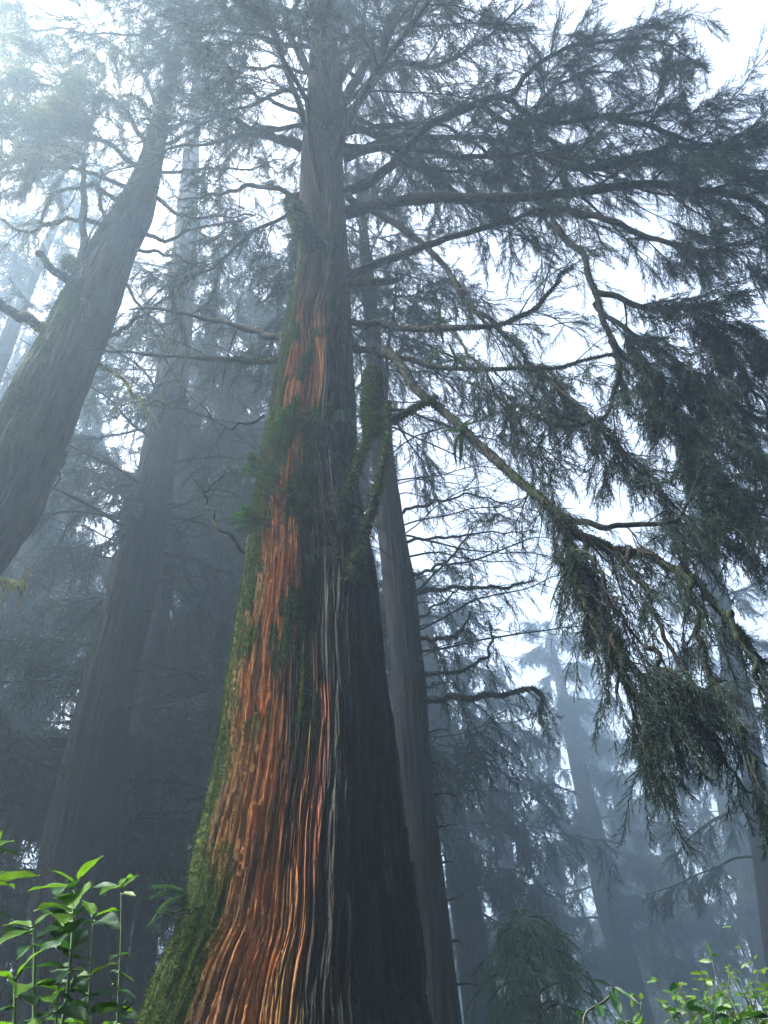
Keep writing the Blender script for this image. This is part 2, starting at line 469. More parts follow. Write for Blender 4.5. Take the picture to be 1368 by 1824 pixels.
    ce = np.array([-.10, -.1, -.12, -.3, -.38, -.42, -.45, -.5, -.53, -.46, -.32, -.11])
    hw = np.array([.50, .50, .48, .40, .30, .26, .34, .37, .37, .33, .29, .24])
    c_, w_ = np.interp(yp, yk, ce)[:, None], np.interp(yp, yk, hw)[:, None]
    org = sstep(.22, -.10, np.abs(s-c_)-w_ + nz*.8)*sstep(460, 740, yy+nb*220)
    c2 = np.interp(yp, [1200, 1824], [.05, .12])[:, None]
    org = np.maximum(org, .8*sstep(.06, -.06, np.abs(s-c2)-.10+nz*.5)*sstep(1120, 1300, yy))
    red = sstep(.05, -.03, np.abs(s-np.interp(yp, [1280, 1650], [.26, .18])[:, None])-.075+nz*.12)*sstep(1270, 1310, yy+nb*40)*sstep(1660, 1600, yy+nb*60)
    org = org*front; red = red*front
    # moss: left margin, patches, foot
    left = sstep(-.62, -.95, s+nb*.9)
    patch = sstep(.12, .22, nb+.10*np.exp(-((yy-880)/170)**2)+.05*sstep(.1, -.6, s)-.25*sstep(.2, .5, s)*sstep(700, 1000, yy))
    foot = sstep(1480, 1700, yy)*sstep(-.36, -.52, s+nb*.4)
    moss = np.clip(left*.95*sstep(430, 560, yy) + patch*.8*sstep(420, 600, yy)*sstep(1500, 1000, yy) + patch*.35 + foot, 0, 1)
    ridge = np.clip(.15 + .5*g1 + .25*g2 + .10*g3 + .30*(o1-.5) + .22*(o2-.5), 0, 1)
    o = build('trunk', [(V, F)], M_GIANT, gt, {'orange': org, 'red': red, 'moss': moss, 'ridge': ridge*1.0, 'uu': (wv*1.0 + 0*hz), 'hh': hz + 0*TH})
    # moss tufts on the trunk
    g = np.random.default_rng(3)
    M = moss.ravel()*np.repeat(np.clip(w[0]*1.0, 0, 1), 1); fr = (front & (yy > 300)).ravel()
    pr = (np.where(M > .5, M, 0)*fr)*(.3+ridge.ravel()); pr = pr*np.repeat(np.gradient(hh)*r, nu); pr /= pr.sum()
    idx = g.choice(len(pr), 170000, p=pr)
    nor = (np.sin(th)[None, :, None]*A[:, None]+np.cos(th)[None, :, None]*B[:, None]).reshape(-1, 3)
    tufts(V[idx]+g.normal(size=(len(idx), 3))*.006, nor[idx], g, gt, .030, .0065, M_MOSS)
    return Q, r, yp

def tufts(p, n, g, parent, L, w, mat, name='moss'):
    k = len(p); d = nrm(n + g.normal(size=(k, 3))*.7 + DOWN*.35)
    s = nrm(np.cross(d, g.normal(size=(k, 3)))); l = L*g.uniform(.5, 1.5, (k, 1))
    V = np.stack([p-s*w/2, p+s*w/2, p+d*l], 1).reshape(-1, 3)
    return build(name, [(V, np.arange(3*k).reshape(-1, 3))], mat, parent, smooth=False)

def giant_mat():
    m, nt, b = newmat('giant_bark')
    def at(n_):
        a = N(nt, 'ShaderNodeAttribute'); a.attribute_name = n_; return a.outputs['Fac']
    cb = N(nt, 'ShaderNodeCombineXYZ'); nt.links.new(at('uu'), cb.inputs[0]); nt.links.new(at('hh'), cb.inputs[1])
    def mp(x, y):
        q = N(nt, 'ShaderNodeMapping'); q.inputs['Scale'].default_value = (x, y, 1); nt.links.new(cb.outputs[0], q.inputs[0]); return q.outputs[0]
    f1 = noise(nt, 1, mp(30, 1.1), 5, .65); f2 = noise(nt, 1, mp(110, 3.5), 4, .7); f3 = noise(nt, 1, mp(9, 1.6), 3)
    org = ramp(nt, f1, [(.28, (.14, .055, .02)), (.42, (.44, .165, .05)), (.60, (.55, .24, .085)), (.78, (.62, .34, .15))])
    org = mixc(nt, ramp(nt, f2, [(.35, .75), (.6, .0)]), org, (.08, .03, .012))
    org = mixc(nt, ramp(nt, f3, [(.40, .0), (.70, .75)]), org, (.17, .075, .032))
    drk = ramp(nt, f1, [(.30, (.010, .009, .009)), (.5, (.016, .014, .013)), (.66, (.022, .018, .015)), (.8, (.034, .026, .019))])  # dark algae bark, with some of its side's shade put into the colour
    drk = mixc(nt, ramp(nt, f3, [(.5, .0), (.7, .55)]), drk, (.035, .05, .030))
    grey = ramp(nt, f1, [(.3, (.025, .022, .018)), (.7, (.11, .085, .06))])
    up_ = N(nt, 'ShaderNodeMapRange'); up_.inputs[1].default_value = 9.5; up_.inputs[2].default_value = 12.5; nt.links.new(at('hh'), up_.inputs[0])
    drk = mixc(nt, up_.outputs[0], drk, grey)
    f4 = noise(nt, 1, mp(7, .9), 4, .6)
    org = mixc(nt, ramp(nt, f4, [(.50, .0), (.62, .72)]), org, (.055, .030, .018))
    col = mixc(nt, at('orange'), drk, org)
    rd = ramp(nt, f2, [(.3, (.12, .035, .02)), (.7, (.36, .13, .075))])
    col = mixc(nt, at('red'), col, rd)
    # grime and algae that sit in the deep furrows
    mr = N(nt, 'ShaderNodeMapRange'); mr.inputs[1].default_value = .25; mr.inputs[2].default_value = .62; mr.inputs[3].default_value = .85; mr.inputs[4].default_value = 0
    nt.links.new(at('ridge'), mr.inputs[0])
    col = mixc(nt, mr.outputs[0], col, (.022, .020, .014))
    mo = ramp(nt, noise(nt, 30, objcoord(nt), 4, .7), [(.3, (.016, .028, .006)), (.7, (.07, .10, .02))])
    col = mixc(nt, at('moss'), col, mo)
    nt.links.new(col, b.inputs['Base Color'])
    b.inputs['Specular IOR Level'].default_value = .10
    nt.links.new(ramp(nt, f3, [(.4, .9), (.65, .55)]), b.inputs['Roughness'])
    bp = N(nt, 'ShaderNodeBump'); bp.inputs['Strength'].default_value = .9; bp.inputs['Distance'].default_value = .02
    nt.links.new(f2, bp.inputs['Height']); bp2 = N(nt, 'ShaderNodeBump'); bp2.inputs['Distance'].default_value = .012
    nt.links.new(noise(nt, 1, mp(260, 12), 3, .7), bp2.inputs['Height']); nt.links.new(bp.outputs[0], bp2.inputs['Normal']); nt.links.new(bp2.outputs[0], b.inputs['Normal'])
    return m
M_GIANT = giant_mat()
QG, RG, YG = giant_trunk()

def lim(pts, r0, seed, sprays=0, lib=FINE, ss=.5, n=40, amp=.045, matf=None, label=None, parent=None, matw=None, mossy=0, mossm=None, **kw):
    """limb through (px, py, Y) points traced from the photograph, each at its own distance"""
    g = np.random.default_rng(seed)
    path = wobble(catmull([P(*q) for q in pts], n), amp, seed*3.7)
    wd, fo = dress(path, r0, g, lib, sprays, ss, **kw)
    b = add_branch(parent or gt, wd, fo, matw, matf, label)
    if mossy:
        t = g.random(mossy); k = (t*(n-1)).astype(int); k = np.minimum(k, n-2)
        c = path[k] + (path[k+1]-path[k])*(t*(n-1)-k)[:, None]; T = nrm(path[k+1]-path[k])
        s = nrm(np.cross(T, g.normal(size=T.shape))); rr = r0*(1-t*.75)[:, None]
        # tufts sit on the wood and hang below it
        f = tufts(c+s*rr*.95, s + DOWN*.6*(g.random((len(t), 1)) < .35), g, b, .032, .010, mossm or M_MOSS_D)
    return path

RL = [  # traced right-hand limbs of the giant: points, radius, seed, options
 ([(615, 378, 6.9), (700, 362, 6.7), (800, 354, 6.4), (950, 352, 6.1), (1150, 328, 5.8), (1290, 352, 5.5), (1420, 400, 5.3)], .11, 1, dict(sprays=150, sub=16, start=.5, ss=.55, mossy=1500)),
 ([(618, 497, 6.9), (680, 465, 6.8), (760, 440, 6.6), (870, 405, 6.4), (950, 380, 6.2), (1010, 372, 6.0)], .075, 2, dict(sprays=26, sub=8, start=.6, mossy=1200)),
 ([(625, 572, 6.9), (700, 577, 6.7), (800, 583, 6.4), (900, 577, 6.2), (955, 550, 6.1), (1000, 495, 6.0), (1030, 465, 6.0)], .05, 3, dict(sprays=10, sub=7, start=.45, mossy=2600, label='mossy upcurved branch with hanging moss')),
 ([(628, 620, 6.9), (672, 622, 6.8), (720, 640, 6.7), (800, 650, 6.5), (950, 652, 6.2), (1060, 640, 6.0), (1140, 618, 5.9)], .045, 4, dict(sprays=12, sub=8, start=.4, mossy=2600)),
 ([(672, 622, 6.8), (715, 655, 6.6), (770, 715, 6.4), (880, 815, 6.0), (960, 885, 5.7), (1010, 945, 5.5), (1045, 1060, 5.3), (1100, 1165, 5.1), (1135, 1240, 5.05), (1172, 1325, 5.0)], .062, 5, dict(sprays=110, sub=20, start=.42, sublen=.11, droop=.9, mossy=5200)),
 ([(620, 352, 6.9), (700, 398, 6.8), (790, 470, 6.7), (830, 538, 6.6), (880, 580, 6.5), (940, 640, 6.4)], .06, 6, dict(sprays=40, sub=9, start=.45, mossy=1200)),
 ([(985, 400, 6.0), (1030, 445, 5.9), (1060, 520, 5.8), (1088, 605, 5.7), (1096, 680, 5.7), (1062, 738, 5.7), (980, 755, 5.8), (900, 705, 6.0)], .045, 7, dict(sprays=22, sub=8, start=.5, mossy=1500)),
 ([(612, 262, 6.8), (720, 263, 6.6), (830, 278, 6.4), (960, 276, 6.2), (1100, 310, 6.0)], .07, 8, dict(sprays=50, sub=10, start=.4)),
 ([(612, 345, 6.9), (690, 300, 6.6), (760, 225, 6.3), (850, 182, 6.1), (905, 180, 6.0), (975, 218, 5.9), (1080, 208, 5.8), (1160, 196, 5.7)], .085, 9, dict(sprays=60, sub=11, start=.45, mossy=900)),
 ([(905, 180, 6.0), (945, 125, 5.9), (1000, 90, 5.8), (1080, 78, 5.7), (1160, 74, 5.6), (1260, 130, 5.5)], .05, 10, dict(sprays=90, sub=12, start=.35)),
 ([(606, 190, 6.7), (650, 120, 6.6), (700, 50, 6.5), (730, -40, 6.4)], .10, 11, dict(sprays=30, sub=8, start=.4)),
 ([(612, 215, 6.7), (690, 120, 6.5), (780, 118, 6.4), (860, 70, 6.2), (930, 10, 6.1)], .07, 12, dict(sprays=70, sub=10, start=.35)),
 ([(985, 905, 5.6), (1040, 925, 5.5), (1130, 935, 5.4), (1200, 925, 5.3), (1250, 870, 5.2), (1262, 800, 5.2)], .032, 13, dict(sprays=30, sub=7, start=.3, droop=.8)),
 ([(1000, 925, 5.5), (1080, 965, 5.4), (1130, 975, 5.3), (1210, 1010, 5.1), (1300, 1090, 5.0), (1400, 1200, 4.9)], .05, 14, dict(sprays=150, sub=16, start=.1, sublen=.22, droop=1.1, mossy=1500)),
 ([(1060, 540, 6.0), (1150, 600, 5.8), (1250, 680, 5.6), (1330, 780, 5.4), (1420, 900, 5.3)], .032, 15, dict(sprays=290, sub=18, start=.05, sublen=.30, droop=.7)),
 ([(935, 636, 6.4), (955, 655, 6.3), (1030, 720, 6.0), (1110, 800, 5.8), (1200, 900, 5.6), (1300, 960, 5.5)], .028, 16, dict(sprays=230, sub=18, start=.05, sublen=.26, droop=.7)),
 ([(1010, 372, 6.0), (1130, 410, 5.9), (1240, 450, 5.8), (1350, 420, 5.6)], .05, 17, dict(sprays=60, sub=10, start=.4, droop=.6)),
 ([(960, 276, 6.2), (1060, 300, 6.1), (1200, 260, 6.0), (1330, 300, 5.8), (1420, 310, 5.7)], .06, 18, dict(sprays=150, sub=14, start=.15, sublen=.4)),
 ([(1080, 208, 5.8), (1180, 230, 5.7), (1280, 260, 5.6), (1400, 240, 5.5)], .05, 19, dict(sprays=130, sub=12, start=.1, sublen=.4)),
 ([(850, 182, 6.1), (930, 230, 6.2), (1000, 150, 6.2), (1100, 130, 6.1)], .05, 20, dict(sprays=170, sub=13, start=.1, sublen=.42)),
 ([(1100, 165, 5.1), (1140, 1195, 5.0), (1200, 1215, 5.0), (1280, 1212, 4.9)] if 0 else [(1085, 1130, 5.15), (1120, 1185, 5.1), (1200, 1215, 5.0), (1290, 1213, 4.9)], .022, 21, dict(sprays=22, sub=6, start=.2, sublen=.3, droop=1.0)),
 ([(1210, 1010, 5.1), (1230, 1080, 5.0), (1250, 1160, 5.0), (1300, 1290, 4.9), (1368, 1430, 4.8)], .03, 22, dict(sprays=110, sub=16, start=.05, sublen=.18, droop=1.2)),
 ([(1300, 1090, 5.0), (1350, 1200, 4.9), (1400, 1320, 4.9)], .03, 23, dict(sprays=60, sub=10, start=.05, sublen=.2, droop=1.2)),
 ([(1120, 975, 5.3), (1150, 1050, 5.2), (1190, 1120, 5.1), (1230, 1230, 5.0), (1262, 1320, 4.95)], .025, 24, dict(sprays=60, sub=14, start=.1, sublen=.15, droop=1.2)),
 ([(1040, 960, 5.4), (1070, 1030, 5.3), (1100, 1090, 5.25), (1150, 1150, 5.2)], .025, 25, dict(sprays=45, sub=12, start=.1, sublen=.2, droop=1.1)),
 ([(600, 150, 6.7), (640, 60, 6.7), (655, -60, 6.6)], .09, 26, dict(sprays=30, sub=9, start=.3)),
 ([(565, 160, 6.7), (525, 80, 6.7), (500, 10, 6.6), (480, -90, 6.5)], .10, 27, dict(sprays=30, sub=9, start=.3)),
 ([(613, 285, 6.8), (680, 270, 6.8), (740, 300, 6.8), (850, 310, 6.7), (950, 350, 6.6)], .04, 28, dict(sprays=40, sub=9, start=.3)),
 ([(610, 240, 6.8), (700, 220, 6.9), (800, 230, 7.0), (900, 300, 7.1), (1000, 330, 7.1)], .05, 29, dict(sprays=50, sub=10, start=.35)),
 ([(1060, 520, 5.8), (1160, 545, 5.7), (1260, 560, 5.6), (1340, 600, 5.5), (1420, 660, 5.4)], .04, 32, dict(sprays=150, sub=14, start=.1, sublen=.3, droop=.7)),
 ([(1088, 605, 5.7), (1170, 680, 5.6), (1230, 770, 5.5), (1290, 860, 5.4), (1340, 930, 5.3)], .04, 33, dict(sprays=150, sub=14, start=.1, sublen=.25, droop=.8)),
 ([(800, 583, 6.4), (870, 680, 6.2), (930, 760, 6.1), (980, 830, 6.0)], .02, 34, dict(sprays=40, sub=12, start=.1, sublen=.3, droop=.8)),
 ([(1000, 925, 5.5), (1035, 1000, 5.4), (1060, 1070, 5.35), (1090, 1150, 5.3)], .02, 35, dict(sprays=40, sub=12, start=.1, sublen=.15, droop=1.0)),
 ([(1150, 1150, 5.1), (1200, 1190, 5.0), (1250, 1270, 5.0), (1330, 1380, 4.9), (1365, 1440, 4.85)], .02, 36, dict(sprays=40, sub=12, start=.1, sublen=.15, droop=1.1)),
 ([(1240, 560, 5.9), (1290, 600, 5.8), (1350, 690, 5.7), (1400, 800, 5.6)], .03, 30, dict(sprays=150, sub=12, start=.05, sublen=.55, droop=.8)),
]
LL = [  # left-hand limbs
 ([(512, 606, 7.0), (460, 590, 7.1), (400, 575, 7.2), (300, 553, 7.4), (222, 546, 7.6)], .06, 41, dict(sprays=2, sub=6, start=.3, bare=.8)),
 ([(498, 640, 7.3), (440, 646, 7.5), (380, 641, 7.6), (280, 634, 7.8), (188, 626, 8.0)], .05, 42, dict(sprays=4, sub=7, start=.3, bare=.6, mossy=1800)),
 ([(450, 1000, 7.0), (405, 965, 7.0), (375, 925, 7.0), (360, 890, 7.0), (372, 868, 6.9), (398, 850, 6.9)], .022, 43, dict(sprays=0, sub=6, start=.3, sublen=.4, bare=1)),
 ([(538, 262, 6.8), (500, 245, 6.7), (455, 235, 6.6), (418, 212, 6.5)], .10, 45, dict(sprays=4, sub=3, start=.3, mossy=3000, tip=.45, label='short moss wrapped dead limb')),
 ([(542, 205, 6.8), (490, 185, 6.9), (430, 170, 7.0), (375, 176, 7.1)], .05, 46, dict(sprays=12, sub=7, start=.3)),
 ([(538, 345, 6.9), (450, 330, 7.2), (370, 345, 7.5), (300, 352, 7.8)], .05, 47, dict(sprays=14, sub=8, start=.3)),
 ([(556, 75, 6.6), (500, 45, 6.4), (430, 38, 6.3), (380, 5, 6.2)], .06, 48, dict(sprays=45, sub=8, start=.3)),
 ([(550, 130, 6.7), (480, 120, 6.4), (400, 118, 6.1), (320, 110, 5.9)], .04, 49, dict(sprays=95, sub=10, start=.45, sublen=.5, matf=None)),
 ([(500, 45, 6.4), (400, 60, 6.2), (330, 40, 6.1), (270, 10, 6.0)], .04, 50, dict(sprays=110, sub=11, start=.3, sublen=.5)),
 ([(470, 740, 7.0), (420, 760, 7.0), (370, 735, 7.1), (330, 690, 7.2), (320, 650, 7.2)], .018, 51, dict(sprays=3, sub=8, start=.2, sublen=.45, bare=.8)),
 ([(540, 230, 6.8), (470, 228, 7.1), (400, 250, 7.4), (330, 250, 7.8)], .035, 52, dict(sprays=14, sub=8, start=.3)),
 ([(555, 20, 6.5), (600, -30, 6.2), (640, -80, 6.0)], .06, 53, dict(sprays=60, sub=9, start=.2)),
 ([(380, 1640, 6.5), (330, 1625, 6.4), (290, 1640, 6.3)], .012, 54, dict(sprays=0, sub=5, start=.2, bare=1)),
]
for pts, r0, seed, kw in RL + LL:
    kw.pop('lib', None)
    kw['sprays'] = kw.get('sprays', 0)*(1.9 if seed in (14, 15, 16, 22, 23, 24, 25, 30, 5, 13) else 4.3 if seed in (1, 18, 19) else 5.5 if seed in (1, 8, 9, 10, 11, 12, 17, 18, 19, 20, 26, 27, 28, 29, 49, 50, 53) else 3.6)
    kw.setdefault('ss', .5)
    if seed in (14, 15, 16, 22, 23, 24, 25, 30, 32, 33, 35, 36): kw['lib'] = MID; kw['sprays'] *= .20 if seed in (14, 22, 23, 24, 25, 36) else 1.25; kw['ss'] = .42
    lim(pts, r0, seed, **kw)

g = np.random.default_rng(90)
conifer_branches(gt, QG, RG, 13.5, 31, 50, 5.4, 3.2, g, MID, 190, .62, droop=.45, rise=.45, sub=9, thick=.05)
def stub(pts, r0, r1, seed, mossn, label, jag=True):
    """a broken stub: thick, knobbly, with a torn end and moss on it"""
    g = np.random.default_rng(seed); path = wobble(catmull([P(*q) for q in pts], 26), r0*.25, seed*2.2)
    rr = np.linspace(r0, r1, 26)*(1+.25*(vnoise(np.arange(26)*.45, seed)-.5))
    b = build('branch', tube(path, rr, 18, .35, seed), M_LIMB, gt); b['label'] = label
    t = g.random(mossn)*24.9; k = t.astype(int); c = path[k]+(path[k+1]-path[k])*(t-k)[:, None]
    T = nrm(path[k+1]-path[k]); s = nrm(np.cross(T, g.normal(size=T.shape)))
    tufts(c+s*rr[k][:, None]*1.0, s, g, b, .05, .016, M_MOSS)
stub([(578, 470, 6.8), (560, 440, 6.6), (538, 400, 6.4), (520, 356, 6.3)], .20, .115, 61, 3500, 'thick broken dead limb pointing up left')
stub([(668, 770, 6.3), (660, 735, 6.3), (662, 700, 6.3), (664, 658, 6.3)], .085, .075, 62, 14000, 'upright broken stub thickly furred with green moss')
stub([(622, 1040, 6.35), (648, 960, 6.3), (672, 880, 6.25), (690, 790, 6.2), (696, 716, 6.2)], .060, .018, 63, 2500, 'dead splintered limb leaning beside the moss stub')
stub([(596, 930, 6.3), (622, 870, 6.3), (648, 800, 6.3), (664, 765, 6.3), (705, 745, 6.3), (780, 706, 6.3)], .038, .026, 64, 3500, 'forked crooked limb with mossy underside')
stub([(622, 505, 6.9), (670, 502, 6.8), (710, 500, 6.8)], .05, .04, 65, 200, 'short bare broken stub')

# hanging sprigs of small green twigs around the middle of the trunk
def sprigs(n, box, seed, down, ln, mat=M_NEEDLE, ss=.16):
    g = np.random.default_rng(seed); W, FO = [], []
    for i in range(n):
        px, py = g.uniform(box[0], box[2]), g.uniform(box[1], box[3])
        k = int(np.argmin(np.abs(YG-py))); c = QG[k]
        q0 = P(px, py, 7.0); off = np.clip((q0[0]-c[0])/RG[k], -.98, .98)
        p = np.array([c[0]+off*RG[k], c[1]-math.sqrt(1-off*off)*RG[k]*.96, c[2]])
        n_ = nrm(np.array([off, -math.sqrt(1-off*off), .15]))
        q = twig_path(p, n_ + g.normal(size=3)*.4, ln*g.uniform(.5, 1.3), g, 8, down, .5)
        W += tube(q, np.linspace(.006, .002, 8), 4, cap=False)
        Tq = nrm(np.gradient(q, axis=0))
        k = g.integers(1, 8, 5)
        FO += place_sprays(FINE, q[k], Tq[k]+g.normal(size=(5, 3))*.4+DOWN*down*.5, np.full(5, ss)*g.uniform(.6, 1.3, 5), g)
    b = build('branch', W, M_LIMB, gt); build('foliage', FO, mat, b, smooth=False); return b
sprigs(60, (470, 800, 640, 1000), 71, .7, .45)['label'] = 'small drooping sprigs on the middle of the trunk'
sprigs(45, (540, 940, 650, 1090), 72, 1.2, .55, M_NEEDLE, .13)['label'] = 'thin dripping twigs over the dark hollow'
sprigs(22, (455, 820, 520, 960), 73, .5, .3, M_FERN, .15)['label'] = 'bright green sprigs on the left margin of the trunk'
# ------------------------------------------------------------------ neighbouring trees
def traced_tree(name, label, rows, Y, mat, top=10, slant=1.0, nu=72, nv=260, amp=.03, group=None, extra=None):
    pts, rad, ypx = trunk_path(rows, Y, slant, top, extra)
    t = thing(name, label, 'tree', (pts[0][0], pts[0][1], float(terrain(pts[0][0], pts[0][1]))), group)
    _, Q, r = plain_trunk('trunk', pts, rad, ypx, mat, t, nu, nv, amp)
    return t, Q, r

# leaning mossy tree at the left edge
tb, Qb, rb = traced_tree('mossy_conifer', 'mossy leaning conifer at the left edge with pale moss lumps on its upper limbs',
    [(1000, -105, 12), (830, -45, 108), (720, 5, 152), (600, 72, 196), (520, 112, 224), (440, 160, 250), (370, 205, 280), (290, 243, 292), (200, 274, 305)], 8.5, M_MOSSBARK, top=9, slant=.82, nu=240, nv=600, amp=.05, extra=(-.35, -.05, -1))
BL = [
 ([(150, 580, 8.2), (148, 480, 8.1), (150, 380, 8.0), (152, 285, 7.9)], .10, 101, dict(tip=.5, mossy=5000, sub=2, label='upright dead spar furred with pale moss')),
 ([(178, 470, 8.3), (190, 400, 8.2), (178, 340, 8.1), (185, 300, 8.0)], .06, 102, dict(mossy=2500, sub=3)),
 ([(140, 520, 8.2), (105, 490, 8.0), (60, 450, 7.8)], .09, 103, dict(tip=.7, mossy=4000, sub=1, label='stout broken limb ending in a blunt stump')),
 ([(88, 588, 8.2), (40, 560, 8.0), (-20, 520, 7.8), (-80, 480, 7.6)], .10, 104, dict(tip=.6, mossy=4000, sub=2)),
 ([(210, 420, 8.4), (150, 390, 8.1), (90, 400, 7.9), (40, 415, 7.7), (5, 390, 7.6)], .05, 105, dict(mossy=3000, sub=5, sprays=6)),
 ([(225, 360, 8.4), (160, 330, 8.1), (90, 350, 7.9), (70, 400, 7.8)], .05, 106, dict(mossy=3000, sub=5, sprays=6)),
 ([(245, 300, 8.4), (190, 250, 8.1), (120, 230, 7.9), (40, 225, 7.7), (-30, 240, 7.5)], .06, 107, dict(mossy=2500, sprays=170, sub=12, start=.25)),
 ([(262, 260, 8.4), (220, 190, 8.1), (150, 170, 7.8), (60, 150, 7.6), (-20, 160, 7.5)], .06, 108, dict(mossy=2500, sprays=170, sub=12, start=.2)),
 ([(285, 220, 8.5), (250, 130, 8.2), (180, 70, 8.0), (100, 50, 7.8), (0, 60, 7.6)], .06, 109, dict(sprays=170, sub=12, start=.2)),
 ([(300, 180, 8.5), (300, 90, 8.3), (260, 30, 8.1), (200, -20, 8.0)], .06, 110, dict(sprays=110, sub=10, start=.3)),
 ([(250, 330, 8.5), (320, 385, 8.4), (380, 390, 8.3), (450, 385, 8.2)], .05, 111, dict(sprays=8, sub=9, start=.3)),
 ([(235, 400, 8.5), (290, 430, 8.4), (350, 410, 8.3), (430, 395, 8.2)], .05, 112, dict(sprays=8, sub=9, start=.3)),
 ([(225, 440, 8.5), (290, 450, 8.5), (350, 470, 8.5), (400, 480, 8.5)], .04, 113, dict(sprays=4, sub=7, start=.3)),
 ([(195, 600, 8.6), (240, 565, 8.5), (300, 525, 8.4), (370, 470, 8.3)], .04, 114, dict(sprays=2, sub=6, start=.3, bare=.6)),
 ([(215, 480, 8.5), (240, 540, 8.5), (280, 580, 8.5), (305, 610, 8.5)], .035, 115, dict(sprays=2, sub=5, start=.3, bare=.6)),
 ([(175, 648, 8.5), (215, 670, 8.3), (245, 705, 8.2), (270, 738, 8.1)], .035, 116, dict(sprays=8, sub=5, start=.5, ss=.25, mossy=1800, label='drooping mossy branch ending in a leafy tuft')),
 ([(118, 800, 8.5), (100, 850, 8.3), (70, 895, 8.2), (20, 910, 8.1)], .02, 117, dict(sub=5, start=.2)),
 ([(290, 260, 8.5), (350, 230, 8.3), (400, 190, 8.1), (440, 175, 8.0)], .05, 118, dict(sprays=30, sub=9, start=.3)),
 ([(270, 310, 8.5), (350, 300, 8.4), (440, 300, 8.2), (500, 280, 8.0)], .04, 119, dict(sprays=26, sub=9, start=.3)),
 ([(0, 1035, 7.6), (20, 1040, 7.5), (42, 1045, 7.4)], .05, 120, dict(sprays=12, sub=4, ss=.2, mossy=900, start=.1)),
 ([(240, 340, 8.3), (140, 300, 8.0), (60, 300, 7.8), (-20, 310, 7.7)], .05, 121, dict(sprays=70, mossy=1500, sub=9, start=.3)),
]
for pts, r0, seed, kw in BL:
    kw['sprays'] = kw.get('sprays', 0)*4.5; kw.setdefault('ss', .6)
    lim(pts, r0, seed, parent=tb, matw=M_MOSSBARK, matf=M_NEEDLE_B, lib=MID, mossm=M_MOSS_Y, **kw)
# rounded lumps of pale moss on the crown limbs
def moss_lumps(parent, spots, mat, seed):
    g = np.random.default_rng(seed)
    for px, py, Y, rpx in spots:
        c = P(px, py, Y); rad = rpx*depth(c)/FPX; k = int(900*(rad/.3)**2)+200
        q = nrm(g.normal(size=(k, 3)))*np.array([1.1, 1.0, .75])
        q = q*(.55+.6*fbm(q[:, 0]*2.2+px, q[:, 1]*2.2, q[:, 2]*2.2+py, 2))[:, None]
        n_ = nrm(q); p = c+q*rad
        s = nrm(np.cross(n_, g.normal(size=q.shape))); d = nrm(n_+g.normal(size=q.shape)*.8); l = .09*g.uniform(.5, 1.4, (k, 1))
        V = np.stack([p-s*.02, p+s*.02, p+d*l], 1).reshape(-1, 3)
        build('moss_clump', [(V, np.arange(3*k).reshape(-1, 3))], mat, parent, smooth=False)
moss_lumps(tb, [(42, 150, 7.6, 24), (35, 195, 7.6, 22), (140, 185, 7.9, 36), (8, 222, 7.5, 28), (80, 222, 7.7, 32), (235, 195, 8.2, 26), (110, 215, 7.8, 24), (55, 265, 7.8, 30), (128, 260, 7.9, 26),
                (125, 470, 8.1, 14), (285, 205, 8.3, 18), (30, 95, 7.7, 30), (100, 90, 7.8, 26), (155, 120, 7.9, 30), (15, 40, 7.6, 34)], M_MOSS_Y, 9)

# straight dark tree between them
tc, Qc, rc = traced_tree('straight_conifer', 'tall straight dark conifer trunk fading into mist left of the giant tree',
    [(1700, 38, 208), (1500, 78, 214), (1350, 115, 226), (1200, 152, 246), (1000, 205, 290), (850, 243, 311), (700, 272, 332), (600, 290, 342), (500, 302, 348), (400, 312, 352)], 14.5, M_BARK, slant=.93, top=14, nu=160, nv=420, amp=.05)
g = np.random.default_rng(200)
conifer_branches(tc, Qc, rc, 5, 12.5, 12, 3.2, 3.5, g, MID, 5, .5, droop=.35, rise=.5, bare=.55, sub=7, thick=.03)
conifer_branches(tc, Qc, rc, 12, 24, 34, 4.2, 3.0, g, MID, 75, .65, droop=.5, rise=.3, bare=.15, sub=8, thick=.045)

def fuzz(t, Q, r, z0, z1, n, L, mat, seed, s0=-1.0, s1=1.0):
    g = np.random.default_rng(seed); i0, i1 = np.searchsorted(Q[:, 2], [z0, z1]); k = g.integers(i0, max(i0+1, min(i1, len(Q)-1)), n)
    s = g.uniform(s0, s1, n); c = Q[k]; p = c + np.stack([s, -np.sqrt(1-s*s), 0*s], 1)*r[k][:, None]*.98
    keep = fbm(p[:, 0]*1.7+seed, p[:, 2]*.9, p[:, 1], 3) > .47
    p, c, s = p[keep], c[keep], s[keep]
    tufts(p, nrm(p-c), g, t, L, L*.35, mat)
fuzz(tb, Qb, rb, 2, 18, 60000, .05, M_MOSS, 11, -1, .2)
fuzz(tb, Qb, rb, 2, 18, 30000, .045, M_MOSS, 12)
fuzz(tc, Qc, rc, 2, 16, 20000, .05, M_MOSS, 13)
for k in range(16):
    gg = np.random.default_rng(330+k); z = 3.5+.75*k; i = int(np.argmin(np.abs(Qc[:, 2]-z))); sg = 1 if k % 3 else -1
    p = Qc[i]+np.array([rc[i]*.95*sg, -.1, 0]); q = twig_path(p, [sg, -.4, .2], gg.uniform(.15, .9), gg, 7, .6)
    build('snag', tube(q, np.linspace(.03, .008, 7), 6, .2), M_LIMB, tc)

